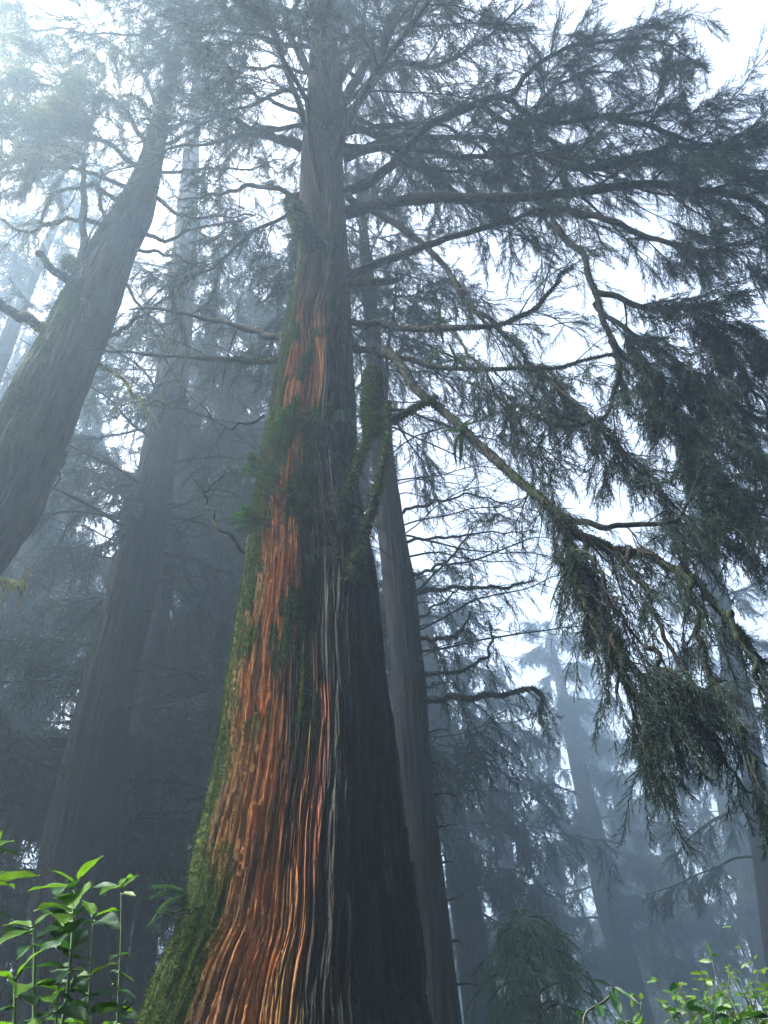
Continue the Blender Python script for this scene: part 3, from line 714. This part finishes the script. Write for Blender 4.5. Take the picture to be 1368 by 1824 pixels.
# slender tree right behind the giant
td, Qd_, rd_ = traced_tree('slender_conifer', 'slender dark conifer standing close behind the right side of the giant tree',
    [(1824, 733, 822), (1650, 722, 802), (1500, 712, 783), (1350, 706, 768), (1200, 698, 755), (1050, 684, 740), (950, 674, 722), (850, 665, 706), (760, 660, 696), (680, 655, 687)], 11, M_BARK, top=9, nu=130, nv=400, amp=.04)
DL = [
 ([(748, 1250, 11), (800, 1243, 10.7), (880, 1238, 10.4), (940, 1228, 10.2), (965, 1240, 10.1), (970, 1290, 10.1)], .05, 131, dict(sprays=22, sub=12, start=.1, sublen=.25, droop=1.1, ss=.35, mossy=3500, label='shaggy low branch hung with moss and curled tips')),
 ([(738, 1196, 11), (800, 1197, 10.7), (850, 1180, 10.5), (872, 1150, 10.4), (868, 1110, 10.4)], .03, 132, dict(sprays=16, sub=8, start=.05, sublen=.25, droop=1.1, ss=.35, mossy=1200)),
 ([(735, 1140, 11), (790, 1143, 10.7), (820, 1130, 10.5), (838, 1095, 10.4)], .035, 133, dict(sprays=20, sub=8, start=.05, sublen=.3, droop=1.1, ss=.35, mossy=1200)),
 ([(730, 1052, 11), (800, 1048, 10.7), (880, 1045, 10.4), (950, 1038, 10.2)], .04, 134, dict(sprays=24, sub=12, start=.2, sublen=.35, droop=.9, ss=.35, mossy=1500)),
 ([(726, 1025, 11), (770, 1010, 10.7), (820, 970, 10.5), (840, 930, 10.4)], .03, 135, dict(sprays=16, sub=9, start=.1)),
 ([(738, 1110, 11), (770, 1085, 10.8), (815, 1050, 10.6), (830, 1010, 10.5)], .025, 136, dict(sprays=14, sub=7, start=.1)),
 ([(716, 915, 11), (780, 895, 10.7), (850, 885, 10.5), (930, 905, 10.3)], .03, 137, dict(sprays=26, sub=12, start=.1, sublen=.4)),
 ([(716, 965, 11), (780, 960, 10.8), (860, 950, 10.6), (950, 950, 10.4)], .03, 138, dict(sprays=26, sub=12, start=.1, sublen=.4)),
 ([(700, 880, 11), (660, 860, 11.4), (640, 840, 11.8)], .03, 139, dict(sprays=10, sub=7, start=.1)),
 ([(745, 1225, 11), (790, 1215, 10.8), (820, 1225, 10.7)], .02, 140, dict(sprays=8, sub=5, start=.1, ss=.3, droop=1.2)),
]
for pts, r0, seed, kw in DL:
    kw.setdefault('ss', .4); kw['sprays'] *= 2.5
    lim(pts, r0, seed, parent=td, lib=MID, matw=M_LIMB, **kw)
conifer_branches(td, Qd_, rd_, 7.2, 13.2, 17, 3.0, 2.9, np.random.default_rng(211), MID, 12, .45, droop=.2, rise=.5, bare=.55, azr=(.9, 2.2), sub=11, thick=.026)
conifer_branches(td, Qd_, rd_, 12.6, 21, 34, 3.4, 2.4, np.random.default_rng(210), MID, 150, .62, droop=.6, rise=.35, sub=9, thick=.04)
for k in range(14):   # little snags down the trunk
    gg = np.random.default_rng(300+k); z = 3+.45*k; i = int(np.argmin(np.abs(Qd_[:, 2]-z)))
    p = Qd_[i]+np.array([rd_[i]*.95, -.1, 0]); q = twig_path(p, [1, -.3, .3], gg.uniform(.12, .4), gg, 6, .5)
    build('snag', tube(q, np.linspace(.018, .005, 6), 5), M_LIMB, td)

# forked tree behind the hanging boughs at the right
te, Qe, re_ = traced_tree('forked_conifer', 'forked conifer behind the hanging boughs at the right edge',
    [(1824, 1380, 1428), (1500, 1338, 1382), (1300, 1310, 1350), (1150, 1280, 1318), (1050, 1256, 1292), (960, 1238, 1270), (860, 1216, 1246), (760, 1194, 1220)], 27, M_BARK, top=8)
EL = [
 ([(1262, 1010, 26.8), (1285, 960, 26.6), (1330, 900, 26.4), (1400, 840, 26.2)], .14, 151, dict(sprays=60, sub=8, label='second leader forking to the right')),
 ([(1285, 1100, 27.0), (1320, 1050, 26.7), (1380, 1030, 26.5)], .07, 152, dict(sprays=50, sub=8)),
 ([(1290, 1160, 27.0), (1330, 1150, 26.7), (1400, 1150, 26.5)], .06, 153, dict(sprays=50, sub=8)),
 ([(1240, 1040, 27.0), (1200, 1010, 26.8), (1150, 1000, 26.6)], .06, 154, dict(sprays=50, sub=8)),
]
for pts, r0, seed, kw in EL: lim(pts, r0, seed, parent=te, lib=MID, ss=.65, **kw)
conifer_branches(te, Qe, re_, 8, 24, 30, 4.5, 3, np.random.default_rng(220), MID, 150, .7, droop=.6, sub=8)

# misty trunks further back, each traced at its own distance
BACK = [
 ('dim conifer trunk in the mist just right of the slender one', [(1824, 828, 892), (1650, 808, 862), (1500, 788, 838), (1380, 772, 820)], 34, 9, 3),
 ('thin pale trunk in the mist beyond the rounded green bush', [(1824, 905, 944), (1650, 893, 928), (1500, 880, 912)], 52, 10, 4),
 ('leaning grey trunk rising in the mist behind the leafy twig', [(1824, 1116, 1166), (1700, 1084, 1130), (1600, 1058, 1101), (1500, 1040, 1080), (1400, 1022, 1054)], 58, 12, 5),
 ('faint thin trunk in the mist between two leaning trunks', [(1824, 1228, 1262), (1730, 1205, 1240), (1620, 1190, 1222)], 66, 13, 6),
 ('broad faint trunk in the mist above the right hand bush', [(1824, 1395, 1450), (1700, 1340, 1400), (1580, 1310, 1366)], 56, 12, 7),
 ('ghostly trunk at the far left edge behind the leafy plants', [(1824, -70, -5), (1500, -30, 30), (1300, 5, 60), (1100, 40, 90)], 29, 12, 8),
 ('shadowy thin trunk between the straight conifer and the giant', [(1824, 214, 262), (1500, 262, 304), (1200, 315, 352), (1000, 350, 380)], 27, 12, 9),
 ('second ghostly trunk high in the mist near the left edge', [(1824, -300, -240), (1300, -120, -70), (1000, -10, 35), (800, 60, 100)], 36, 12, 10),
]
for lab, rows, Y, top, sd_ in BACK:
    t, Q, r = traced_tree('misty_conifer', lab, rows, Y, M_BARK, top=top, nu=36, nv=140, group='conifers half hidden in the mist')
    px_left = sd_ in (8, 9, 10)
    g = np.random.default_rng(400+sd_); z = Q[:, 2]
    lo = float(terrain(Q[0][0], Q[0][1])) + (6 if sd_ not in (8, 9, 10) else 3)
    conifer_branches(t, Q, r, lo, Q[-1][2], 42, 6.5, 2.6, g, COARSE, 80 if px_left else 120 if sd_ == 5 else 60, 1.2, droop=.75, rise=.2, sub=7, thick=.04, sides=5)

# rounded bush of fresh green conifer growth low in the mist
gb = np.random.default_rng(77)
cb_ = P(950, 1735, 15.5)
tbu = thing('young_conifer', 'rounded young green conifer low in the mist right of the slender trunk', 'tree', (cb_[0], cb_[1], float(terrain(cb_[0], cb_[1]))))
base = np.array([cb_[0], cb_[1], float(terrain(cb_[0], cb_[1]))-.2]); topp = cb_ + np.array([0, 0, .9])
build('trunk', tube(np.linspace(base, topp, 20), np.linspace(.12, .03, 20), 8, .2), M_BARK, tbu)
for i in range(26):
    u = i/25; p = base + (topp-base)*(.45+.55*u); a = i*2.4
    L = (1.25-.55*abs(u-.35)*2)*gb.uniform(.8, 1.1)
    t = np.linspace(0, 1, 12)[:, None]
    path = p + np.array([math.sin(a), math.cos(a), 0])*L*t + np.array([0, 0, 1])*L*(.7*t-.95*t**2)
    wd, fo = dress(path, .03, gb, MID, 26, .5, 7, .45, .8, .15)
    add_branch(tbu, wd, fo, None, M_NEEDLE_G)

# generic trees further in or added out of view: prototypes, then copies
def generic_tree(seed, H, r0, lib, spr, ss):
    g = np.random.default_rng(seed)
    t = thing('background_conifer', 'x', 'tree', (0, 0, 0), 'conifers deep in the mist')
    z = np.linspace(-.5, H, 9); pts = np.stack([wobble(np.zeros((9, 3)), .3, seed)[:, 0], wobble(np.zeros((9, 3)), .3, seed+5)[:, 0], z], 1)
    rad = r0*(1-np.linspace(0, 1, 9)*.88)
    _, Q, r = plain_trunk('trunk', pts, rad, np.zeros(9), M_BARK, t, 30, 100, .04)
    W, FO = conifer_branches(t, Q, r, H*.16, H*.97, 52, 4.6, 1.0, g, lib, spr, ss, droop=.75, rise=.25, joined=True, sub=6, thick=.04, sides=4)
    build('branches', W, M_LIMB, t); build('crown', FO, M_NEEDLE, t, smooth=False)
    return t
def copy_tree(o, parent=None):
    c = o.copy(); C.objects.link(c)
    if parent is not None: c.parent = parent
    for ch in list(o.children): copy_tree(ch, c)
    return c
protos = [generic_tree(500, 27, .42, COARSE, 90, 1.0), generic_tree(501, 23, .36, COARSE, 100, .95), generic_tree(502, 31, .50, COARSE, 85, 1.05)]
GEN = [  # x, y, scale, rotation, label
 (-14.5, 25, 1.25, 0.3, 'dense dark conifer filling the shade left of the straight trunk'),
 (-6.2, 26, 1.2, 1.9, 'dark drooping conifer between the straight trunk and the giant tree'),
 (-19.5, 27, 1.2, 4.0, 'dark bushy conifer behind the lower part of the leaning mossy tree'),
 (-6.5, 18.5, 1.25, 0.8, 'tall conifer whose misty crown rises between the left trunks'),
 (-3.4, 20, 1.35, 2.8, 'tall conifer crown looming in the mist behind the giant trunk'),
 (-13.5, 19, 1.3, 5.2, 'tall misty conifer behind the pale mossy crown'),
 (-22, 38, 1.5, 2.5, 'hazy conifer behind the leaning mossy tree'),
 (-11.0, 41, 1.5, 4.1, 'hazy conifer seen in the gap over the leafy plants'),
 (-3.0, 40, 1.4, 5.0, 'hazy conifer hidden mostly behind the giant trunk'),
 (7.5, 80, 1.3, 1.1, 'pale blue conifer low in the mist right of the dim trunk'),
 (19, 78, 1.45, 2.2, 'pale hazy conifer in the mist right of the leaning grey trunk'),
 (24, 92, 1.5, 3.7, 'very pale conifer in the mist beyond the lower right bush'),
 (33, 76, 1.35, 0.7, 'pale conifer in the mist below the hanging boughs'),
 (45, 66, 1.3, 2.2, 'hazy conifer at the lower right edge'),
 (26, 40, 1.4, 5.6, 'tall hazy conifer behind the forked tree at the right edge'),
 (5.0, -2.5, 1.0, 2.0, 'X'), (1.0, -5.0, 1.0, 0.4, 'X'), (-3.0, -6.5, 1.0, 1.4, 'X'), (-9.5, -6.0, 1.0, 2.4, 'X'),  # X: unseen trees added to shade the near air and trunks
 (10.5, 0.0, .9, .3, 'X'), (-17.5, 11.5, 1.1, .9, 'X'), (-13, 7.0, .85, 5.9, 'X'), (-27, 20, 1.3, 2.9, 'X'), (-25, 9, 1.2, 1.7, 'X'), (-1.5, -10, 1.1, 3.3, 'X'), (7, -9, 1.1, 5.3, 'X'), (-9, -9, 1.1, 4.3, 'X'), (12.5, -3, 1.1, 1.3, 'X'), (22, -4, 1.1, 2.9, 'X'), (-16, -11, 1.2, 3.9, 'X'),
 (-30, 30, 1.4, 1.4, 'hazy conifer beyond the left edge plants'),
 (-18, 52, 1.5, 3.9, 'very faint conifer far behind the leaning mossy tree'),
]
used = set()
for i, (x, y, s, rz, lab) in enumerate(GEN):
    pr = i % 3
    o = protos[pr] if pr not in used else copy_tree(protos[pr])
    used.add(pr)
    if lab == 'X': lab = 'added conifer beside or behind the viewer, outside the picture, shading the near forest'
    o.location = (x, y, float(terrain(x, y))-.1); o.rotation_euler = (0, 0, rz); o.scale = (s, s, s); o['label'] = lab

# far woodland: one mass nobody could count
def woodland():
    g = np.random.default_rng(8); W, FO = [], []
    for i in range(90):
        x = g.uniform(-85, 90); y = g.uniform(85, 130); H = g.uniform(14, 25)
        z0 = float(terrain(x, y)); W += tube(np.array([[x, y, z0-.3], [x, y, z0+H*.5], [x, y, z0+H]]), [.35, .25, .05], 7)
        n = 90; z = z0 + H*g.uniform(.12, 1, n); a = g.uniform(0, 6.28, n); rr = (1-(z-z0)/H)*5.5*g.uniform(.3, 1, n)+.4
        p = np.stack([x+np.cos(a)*rr*.5, y+np.sin(a)*rr*.5, z], 1)
        FO += place_sprays(COARSE, p, np.stack([np.cos(a), np.sin(a), np.full(n, -.55)], 1), g.uniform(2.2, 4.0, n), g)
    o = build('far_woodland', FO, M_NEEDLE, None, smooth=False); o['kind'] = 'stuff'; o['label'] = 'faint mass of far conifers closing the misty background'; o['category'] = 'woodland'
    b = build('trunks', W, M_BARK, o); b['kind'] = 'stuff'
woodland()
# ------------------------------------------------------------------ leaves and small plants
def leafmat(name, c1, c2, trans):
    m = leaf_mat(name, c1, c2, trans, .45, .3, (1.5, 1.5, .5), 30); return m
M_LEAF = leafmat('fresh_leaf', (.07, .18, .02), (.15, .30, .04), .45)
M_LEAFD = leafmat('shaded_leaf', (.015, .06, .022), (.04, .13, .035), .3)  # darker copy of the leaf green, shade put into the colour
M_LEAFY = leafmat('yellow_leaf', (.07, .17, .04), (.20, .33, .09), .4)
M_STEM = newmat('stem'); M_STEM[2].inputs['Base Color'].default_value = (.06, .13, .03, 1); M_STEM = M_STEM[0]
M_DSTEM = newmat('dark_stem'); M_DSTEM[2].inputs['Base Color'].default_value = (.03, .04, .02, 1); M_DSTEM = M_DSTEM[0]

def leaf_blade(p, d, n, L, w, g, droop=.35, serr=True, nx=26, ny=5):
    """pointed blade with a fold, a droop, sunken side veins and saw teeth"""
    d = nrm(d); s = nrm(np.cross(n, d)); n = np.cross(d, s)
    t = np.linspace(0, 1, nx)[:, None]; v = np.linspace(-1, 1, 2*ny+1)[None]
    prof = np.sin(math.pi*np.clip(t, 0, 1)**.72)**.85*(1-.12*t)
    if serr: prof = prof*(1+.24*((np.arange(nx) % 2)[:, None]-.5)*(np.abs(v) > .8))
    bend = g.uniform(.6, 1.4)*droop
    X = L*(t - .12*bend*t**2); Zc = L*(.10*t - bend*.5*t**2)
    Yv = v*prof*w/2; fold = np.abs(v)*prof*w*.16 + .022*w*np.cos((t*9-np.abs(v)*2.2)*2*math.pi)*(np.abs(v) > .05)*(np.abs(v) < .95) + .05*w*np.sin(t*11+v*2+g.uniform(0, 6))*np.abs(v)**2
    Z = Zc + fold
    V = p + (X+0*v)[..., None]*d + (Yv)[..., None]*s + Z[..., None]*n
    V = V.reshape(-1, 3); m = 2*ny+1; i = np.arange(nx-1)[:, None]*m+np.arange(m-1)[None]
    return V, np.stack([i, i+1, i+m+1, i+m], -1).reshape(-1, 4)

def leafy_plant(label, stem, Y, leaves, seed, wf=.42, r=.004):
    """stem: traced (px, py); leaves: (node px, node py, tip px, tip py, mat, dY)"""
    g = np.random.default_rng(seed)
    pts = [P(a, b, Y) for a, b in stem]; b = pts[0].copy(); gz = float(terrain(b[0], b[1]))
    q0 = np.array([b[0]+.05, b[1]+.03, gz-.05]); pts = [q0+(b-q0)*u for u in np.linspace(0, .92, 12)] + pts
    t = thing('leafy_plant', label, 'plant', (b[0], b[1], gz), 'broad leaved plants at the lower left')
    build('stem', tube(catmull(pts, 40), np.linspace(r*1.3, r*.6, 40), 7, .1), M_STEM, t)
    leaves = list(leaves)
    for k in range(5):      # lower leaf pairs, two by two down the stem
        yy = max(min(v for u, v in stem)+95+k*34, 1700+k*30); xx = float(np.interp(-yy, [-v for u, v in stem], [u for u, v in stem])) if stem[0][1] > stem[-1][1] else stem[0][0]
        sp = g.uniform(34, 62)*wf/.42
        for sg in (-1, 1):
            leaves.append((xx, yy, xx+sg*sp*g.uniform(.6, 1.1), yy+g.uniform(-22, 26), 0 if g.random() < .3 else 1, g.uniform(-.08, .08)))
    for (a, b_, c, d_, mt, dy) in leaves:
        p = P(a, b_, Y); q = P(c, d_, Y+dy); L = float(np.linalg.norm(q-p)); dr = nrm(q-p)
        n_ = nrm(np.array([0, 0, 1.0])*1.0 + g.normal(size=3)*.3 + np.array([0, -.35, 0]))
        pet = .10*L
        V, F = leaf_blade(p+dr*pet, dr+np.array([0, 0, .12]), n_, L, L*wf*.84*g.uniform(.8, 1.2), g)
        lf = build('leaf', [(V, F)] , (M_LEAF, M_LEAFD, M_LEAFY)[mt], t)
        lf.data.materials.append(M_STEM)
        build('petiole', tube(catmull([p, p+dr*pet*.5+np.array([0, 0, -.002]), p+dr*(pet+.01)], 5), .0018, 5), M_STEM, lf)
leafy_plant('tallest leafy plant at the lower left, bright serrated leaf pointing up right at its tip', [(96, 1900), (118, 1780), (128, 1680), (133, 1575)], 1.45,
  [(135, 1572, 180, 1526, 0, -.05), (134, 1572, 88, 1556, 0, -.05), (132, 1578, 52, 1598, 0, .04), (134, 1580, 98, 1600, 1, -.12), (133, 1590, 128, 1625, 0, -.12),
   (130, 1625, 70, 1618, 0, .05), (129, 1640, 60, 1632, 1, .03), (130, 1628, 112, 1660, 0, -.12), (130, 1640, 100, 1690, 1, -.15), (127, 1690, 62, 1688, 1, -.06), (125, 1700, 150, 1660, 1, .06), (122, 1720, 40, 1735, 1, -.05)], 1)
leafy_plant('leafy plant with a flat glossy leaf pair right of the tallest one', [(150, 1900), (158, 1780), (163, 1700), (166, 1640)], 1.5,
  [(166, 1632, 146, 1612, 0, .05), (168, 1632, 214, 1622, 0, .04), (166, 1640, 138, 1652, 1, -.05), (168, 1640, 205, 1662, 1, -.08), (160, 1740, 130, 1760, 1, -.05)], 2, .5, .0025)
leafy_plant('thin stemmed plant with small narrow leaves beside the dark trunk', [(205, 1900), (210, 1780), (215, 1680), (216, 1590)], 1.6,
  [(216, 1582, 248, 1562, 0, .05), (215, 1578, 180, 1600, 0, -.08), (214, 1580, 150, 1588, 1, .05), (216, 1590, 240, 1600, 2, -.02), (216, 1575, 232, 1568, 0, .1)], 3, .3, .002)
leafy_plant('leafy plant with yellow green paired leaves at the left edge', [(60, 1900), (60, 1780), (62, 1700), (60, 1655)], 1.3,
  [(60, 1648, 92, 1628, 0, .03), (60, 1648, 5, 1655, 0, .03), (58, 1655, -15, 1690, 0, -.05), (62, 1660, 2, 1668, 1, .06), (62, 1672, 118, 1652, 1, .05), (62, 1680, 30, 1710, 1, -.06), (62, 1700, 100, 1688, 1, -.05)], 4, .34)
leafy_plant('low leafy plant with an erect bright leaf at the lower left corner', [(20, 1900), (26, 1820), (27, 1748)], 1.2,
  [(27, 1742, 70, 1692, 0, -.03), (27, 1742, -20, 1735, 0, -.03), (27, 1750, 30, 1780, 0, -.08), (28, 1770, 60, 1800, 1, -.05), (26, 1790, -15, 1810, 1, -.02)], 5, .4)
leafy_plant('leafy plant with a large glossy drooping leaf near the bottom edge', [(92, 1920), (98, 1850), (104, 1760)], 1.35,
  [(104, 1748, 46, 1768, 1, -.06), (104, 1752, 122, 1732, 1, .05), (100, 1770, 88, 1792, 0, -.08), (102, 1790, 62, 1790, 1, .03), (108, 1768, 128, 1790, 1, .03), (98, 1800, 50, 1830, 1, -.04), (98, 1800, 150, 1820, 1, -.04)], 6, .5, .003)
leafy_plant('small leaf pair standing at the bottom edge left of the giant foot', [(216, 1910), (216, 1860), (216, 1800)], 1.5,
  [(216, 1790, 232, 1778, 0, 0), (214, 1795, 178, 1812, 0, -.04), (218, 1800, 250, 1785, 1, 0), (218, 1805, 240, 1825, 1, -.05)], 7, .4, .002)
leafy_plant('serrated dark leaf spray high on the left edge of the picture', [(-60, 1900), (-50, 1750), (-30, 1620), (-8, 1515)], 1.35,
  [(-6, 1512, 36, 1530, 1, 0), (-6, 1508, 24, 1500, 0, .05), (-8, 1505, 4, 1478, 0, 0), (-14, 1570, 65, 1566, 2, 0), (-14, 1575, 20, 1590, 0, -.05), (-14, 1560, 10, 1552, 1, .05), (-20, 1620, 20, 1640, 1, 0)], 8, .42)

def leaf_bush(label, cpx, cpy, Y, w, h, n, seed, mat, name='leafy_bush', L=.045):
    g = np.random.default_rng(seed); c = P(cpx, cpy, Y); gz = float(terrain(c[0], c[1]))
    t = thing(name, label, 'bush', (c[0], c[1], gz)); W, FO = [], []
    for i in range(n):
        a = g.uniform(0, 6.28); rr = math.sqrt(g.random())*w
        top = np.array([c[0]+rr*math.cos(a), c[1]+rr*math.sin(a)*.8, c[2]+h*(1-(rr/w)**2)*g.uniform(.4, 1.05)-.05])
        b = np.array([c[0]+rr*.25*math.cos(a), c[1]+rr*.25*math.sin(a), gz])
        mid = (b+top)/2 + np.array([math.cos(a), math.sin(a), 0])*rr*.25
        path = wobble(catmull([b, mid, top], 26), .05, seed+i); W += tube(path, np.linspace(.006, .0015, 26), 5, cap=False)
        T = nrm(np.gradient(path, axis=0))
        for k in range(9, 26):
            for sgn in (-1, 1):
                if g.random() < .15: continue
                s = nrm(np.cross(T[k], g.normal(size=3)))
                d = nrm(s*.9 + T[k]*.6*g.random() + DOWN*.2)
                FO.append(leaf_blade(path[k], d, nrm(np.array([0, 0, 1.])+g.normal(size=3)*.5), L*g.uniform(.6, 1.3), L*.42, g, .3, False, 6, 1))
    build('stems', W, M_DSTEM, t); build('foliage', FO, mat, t)
leaf_bush('fine leaved yellow green bush at the lower right corner', 1290, 1800, 3.4, .40, .20, 80, 31, M_LEAFY)
leaf_bush('taller pale sprig bush against the mist at the right edge', 1350, 1775, 3.6, .30, .25, 22, 32, M_LEAFY, 'sprig_bush', .035)
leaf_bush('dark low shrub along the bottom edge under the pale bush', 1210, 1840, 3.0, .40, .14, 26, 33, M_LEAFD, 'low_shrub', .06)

def hanging_twig():
    g = np.random.default_rng(41); Y = 2.2
    pts = [P(*q, Y) for q in ((1040, 1824), (1048, 1800), (1075, 1785), (1090, 1768), (1092, 1758))]
    b = pts[0]; gz = float(terrain(b[0], b[1])); q0 = np.array([b[0]+.1, b[1]+.05, gz]); pts = [q0+(b-q0)*u for u in np.linspace(0, .95, 14)]+pts
    t = thing('twig_plant', 'bare arching twig with five hanging pointed leaves near the bottom edge', 'plant', (b[0], b[1], gz))
    build('stem', tube(catmull(pts, 50), np.linspace(.006, .0025, 50), 6, .1), M_DSTEM, t)
    for a, b_, c, d_, w in ((1092, 1758, 1047, 1745, .18), (1088, 1765, 1108, 1818, .28), (1092, 1760, 1100, 1785, .2), (1065, 1790, 1074, 1817, .36), (1092, 1758, 1140, 1790, .14)):
        p, q = P(a, b_, Y), P(c, d_, Y-.05); L = float(np.linalg.norm(q-p))
        build('leaf', [leaf_blade(p, q-p, nrm(np.array([0, -.8, .5])), L, L*w, g, .15, False)], M_LEAFD, t)
hanging_twig()

M_EPI = leafmat('epiphyte_leaf', (.012, .032, .018), (.03, .065, .03), .3)
def strap_plant(px, py, Y, n, L, label, seed, upw=.6):
    g = np.random.default_rng(seed); c = P(px, py, Y); t = thing('epiphyte', label, 'plant', c)
    for i in range(n):
        a = i*2.4+g.uniform(-.4, .4); d = np.array([math.sin(a), math.cos(a), upw*g.uniform(-.6, 2.0)])+g.normal(size=3)*.25
        build('leaf', [leaf_blade(c, d, nrm(np.array([0, 0, 1.])+g.normal(size=3)*.2), L*g.uniform(.35, 1.25), L*.15, g, .9, False, 12, 2)], M_EPI, t)
strap_plant(782, 578, 6.45, 11, .26, 'strap leaved plant perched on the mossy upcurved branch', 51)
strap_plant(815, 642, 6.45, 12, .26, 'strap leaved plant perched on the long level mossy branch', 52)
strap_plant(770, 640, 6.55, 8, .2, 'smaller strap leaved tuft nearer the trunk on the long level branch', 53)
strap_plant(820, 770, 6.2, 10, .34, 'drooping strap leaved plant under the big diagonal limb', 54, -.5)
strap_plant(1045, 990, 5.35, 0, .3, 'x', 55) if 0 else None

def fern(px, py, label, seed, L=.22, n=5, base=None):
    g = np.random.default_rng(seed); k = int(np.argmin(np.abs(YG-py))); c = QG[k]
    off = np.clip((P(px, py, 7.0)[0]-c[0])/RG[k], -.98, .98)
    p = np.array([c[0]+off*RG[k], c[1]-math.sqrt(1-off*off)*RG[k]*.98, c[2]]); n_ = np.array([off, -math.sqrt(1-off*off), .2])
    t = thing('fern', label, 'fern', p)
    for i in range(n):
        q = twig_path(p, n_+g.normal(size=3)*.55+np.array([0, 0, .5]), L*g.uniform(.7, 1.2), g, 16, .9, .3)
        T = nrm(np.gradient(q, axis=0)); parts = tube(q, np.linspace(.003, .001, 16), 4, cap=False)
        for k2 in range(2, 16):
            s = nrm(np.cross(T[k2], [0, 0, 1.]))
            for sg in (-1, 1):
                l = L*.26*math.sin(math.pi*(k2+1)/18)
                parts.append(leaf_blade(q[k2], s*sg+T[k2]*.35, np.array([0, 0, 1.]), l+.005, l*.3+.003, g, .3, False, 6, 1))
        build('frond', parts, M_FERN, t)
fern(462, 950, 'little fern on the left margin of the giant trunk at mid height', 61)
fern(520, 800, 'fern fronds on the trunk face above the hanging sprigs', 62, .2, 6)
fern(600, 790, 'fern tuft on the giant trunk beside the moss stub', 63, .2)
fern(470, 850, 'fern clump low on the mossy left shoulder of the giant trunk', 64, .22, 6)
fern(352, 1600, 'small fern arching out left from the mossy foot of the giant', 65, .35, 4)

# undergrowth over the slope (mostly below the frame)
def undergrowth():
    g = np.random.default_rng(91); FO = []
    for i in range(8000):
        y = g.uniform(1.6, 30); x = g.uniform(-1.1, 1.1)*y*.75+g.normal()*.5
        if math.hypot(x+.6, y-7) < 1.7: continue
        L = g.uniform(.2, .45); z = float(terrain(x, y)); a = g.uniform(0, 6.28)
        FO.append(leaf_blade(np.array([x, y, z]), [math.cos(a), math.sin(a), 1.4], np.array([-math.sin(a)*.1, 0, 1.]), L, L*.2, g, .8, False, 6, 1))
    o = build('undergrowth', FO, M_LEAFD); o['kind'] = 'stuff'
undergrowth()

# ------------------------------------------------------------------ mist: one closed box of even air
def haze():
    x0, x1, y0, y1, z0, z1 = -121, 121, -61, 151, float(terrain(0, -60))-1.5, 52
    V = np.array([[x, y, z] for z in (z0, z1) for y in (y0, y1) for x in (x0, x1)], float)
    F = np.array([[0, 2, 3, 1], [4, 5, 7, 6], [0, 1, 5, 4], [2, 6, 7, 3], [0, 4, 6, 2], [1, 3, 7, 5]])
    m = bpy.data.materials.new('mist'); m.use_nodes = True; nt = m.node_tree; nt.nodes.clear()
    v = N(nt, 'ShaderNodeVolumePrincipled'); v.inputs['Color'].default_value = (.60, .80, 1.0, 1)
    v.inputs['Density'].default_value = HAZE; v.inputs['Anisotropy'].default_value = .65
    o = N(nt, 'ShaderNodeOutputMaterial'); nt.links.new(v.outputs[0], o.inputs['Volume'])
    h = build('haze', [(V, F)], m, smooth=False); h['kind'] = 'stuff'
HAZE = .0074
haze()
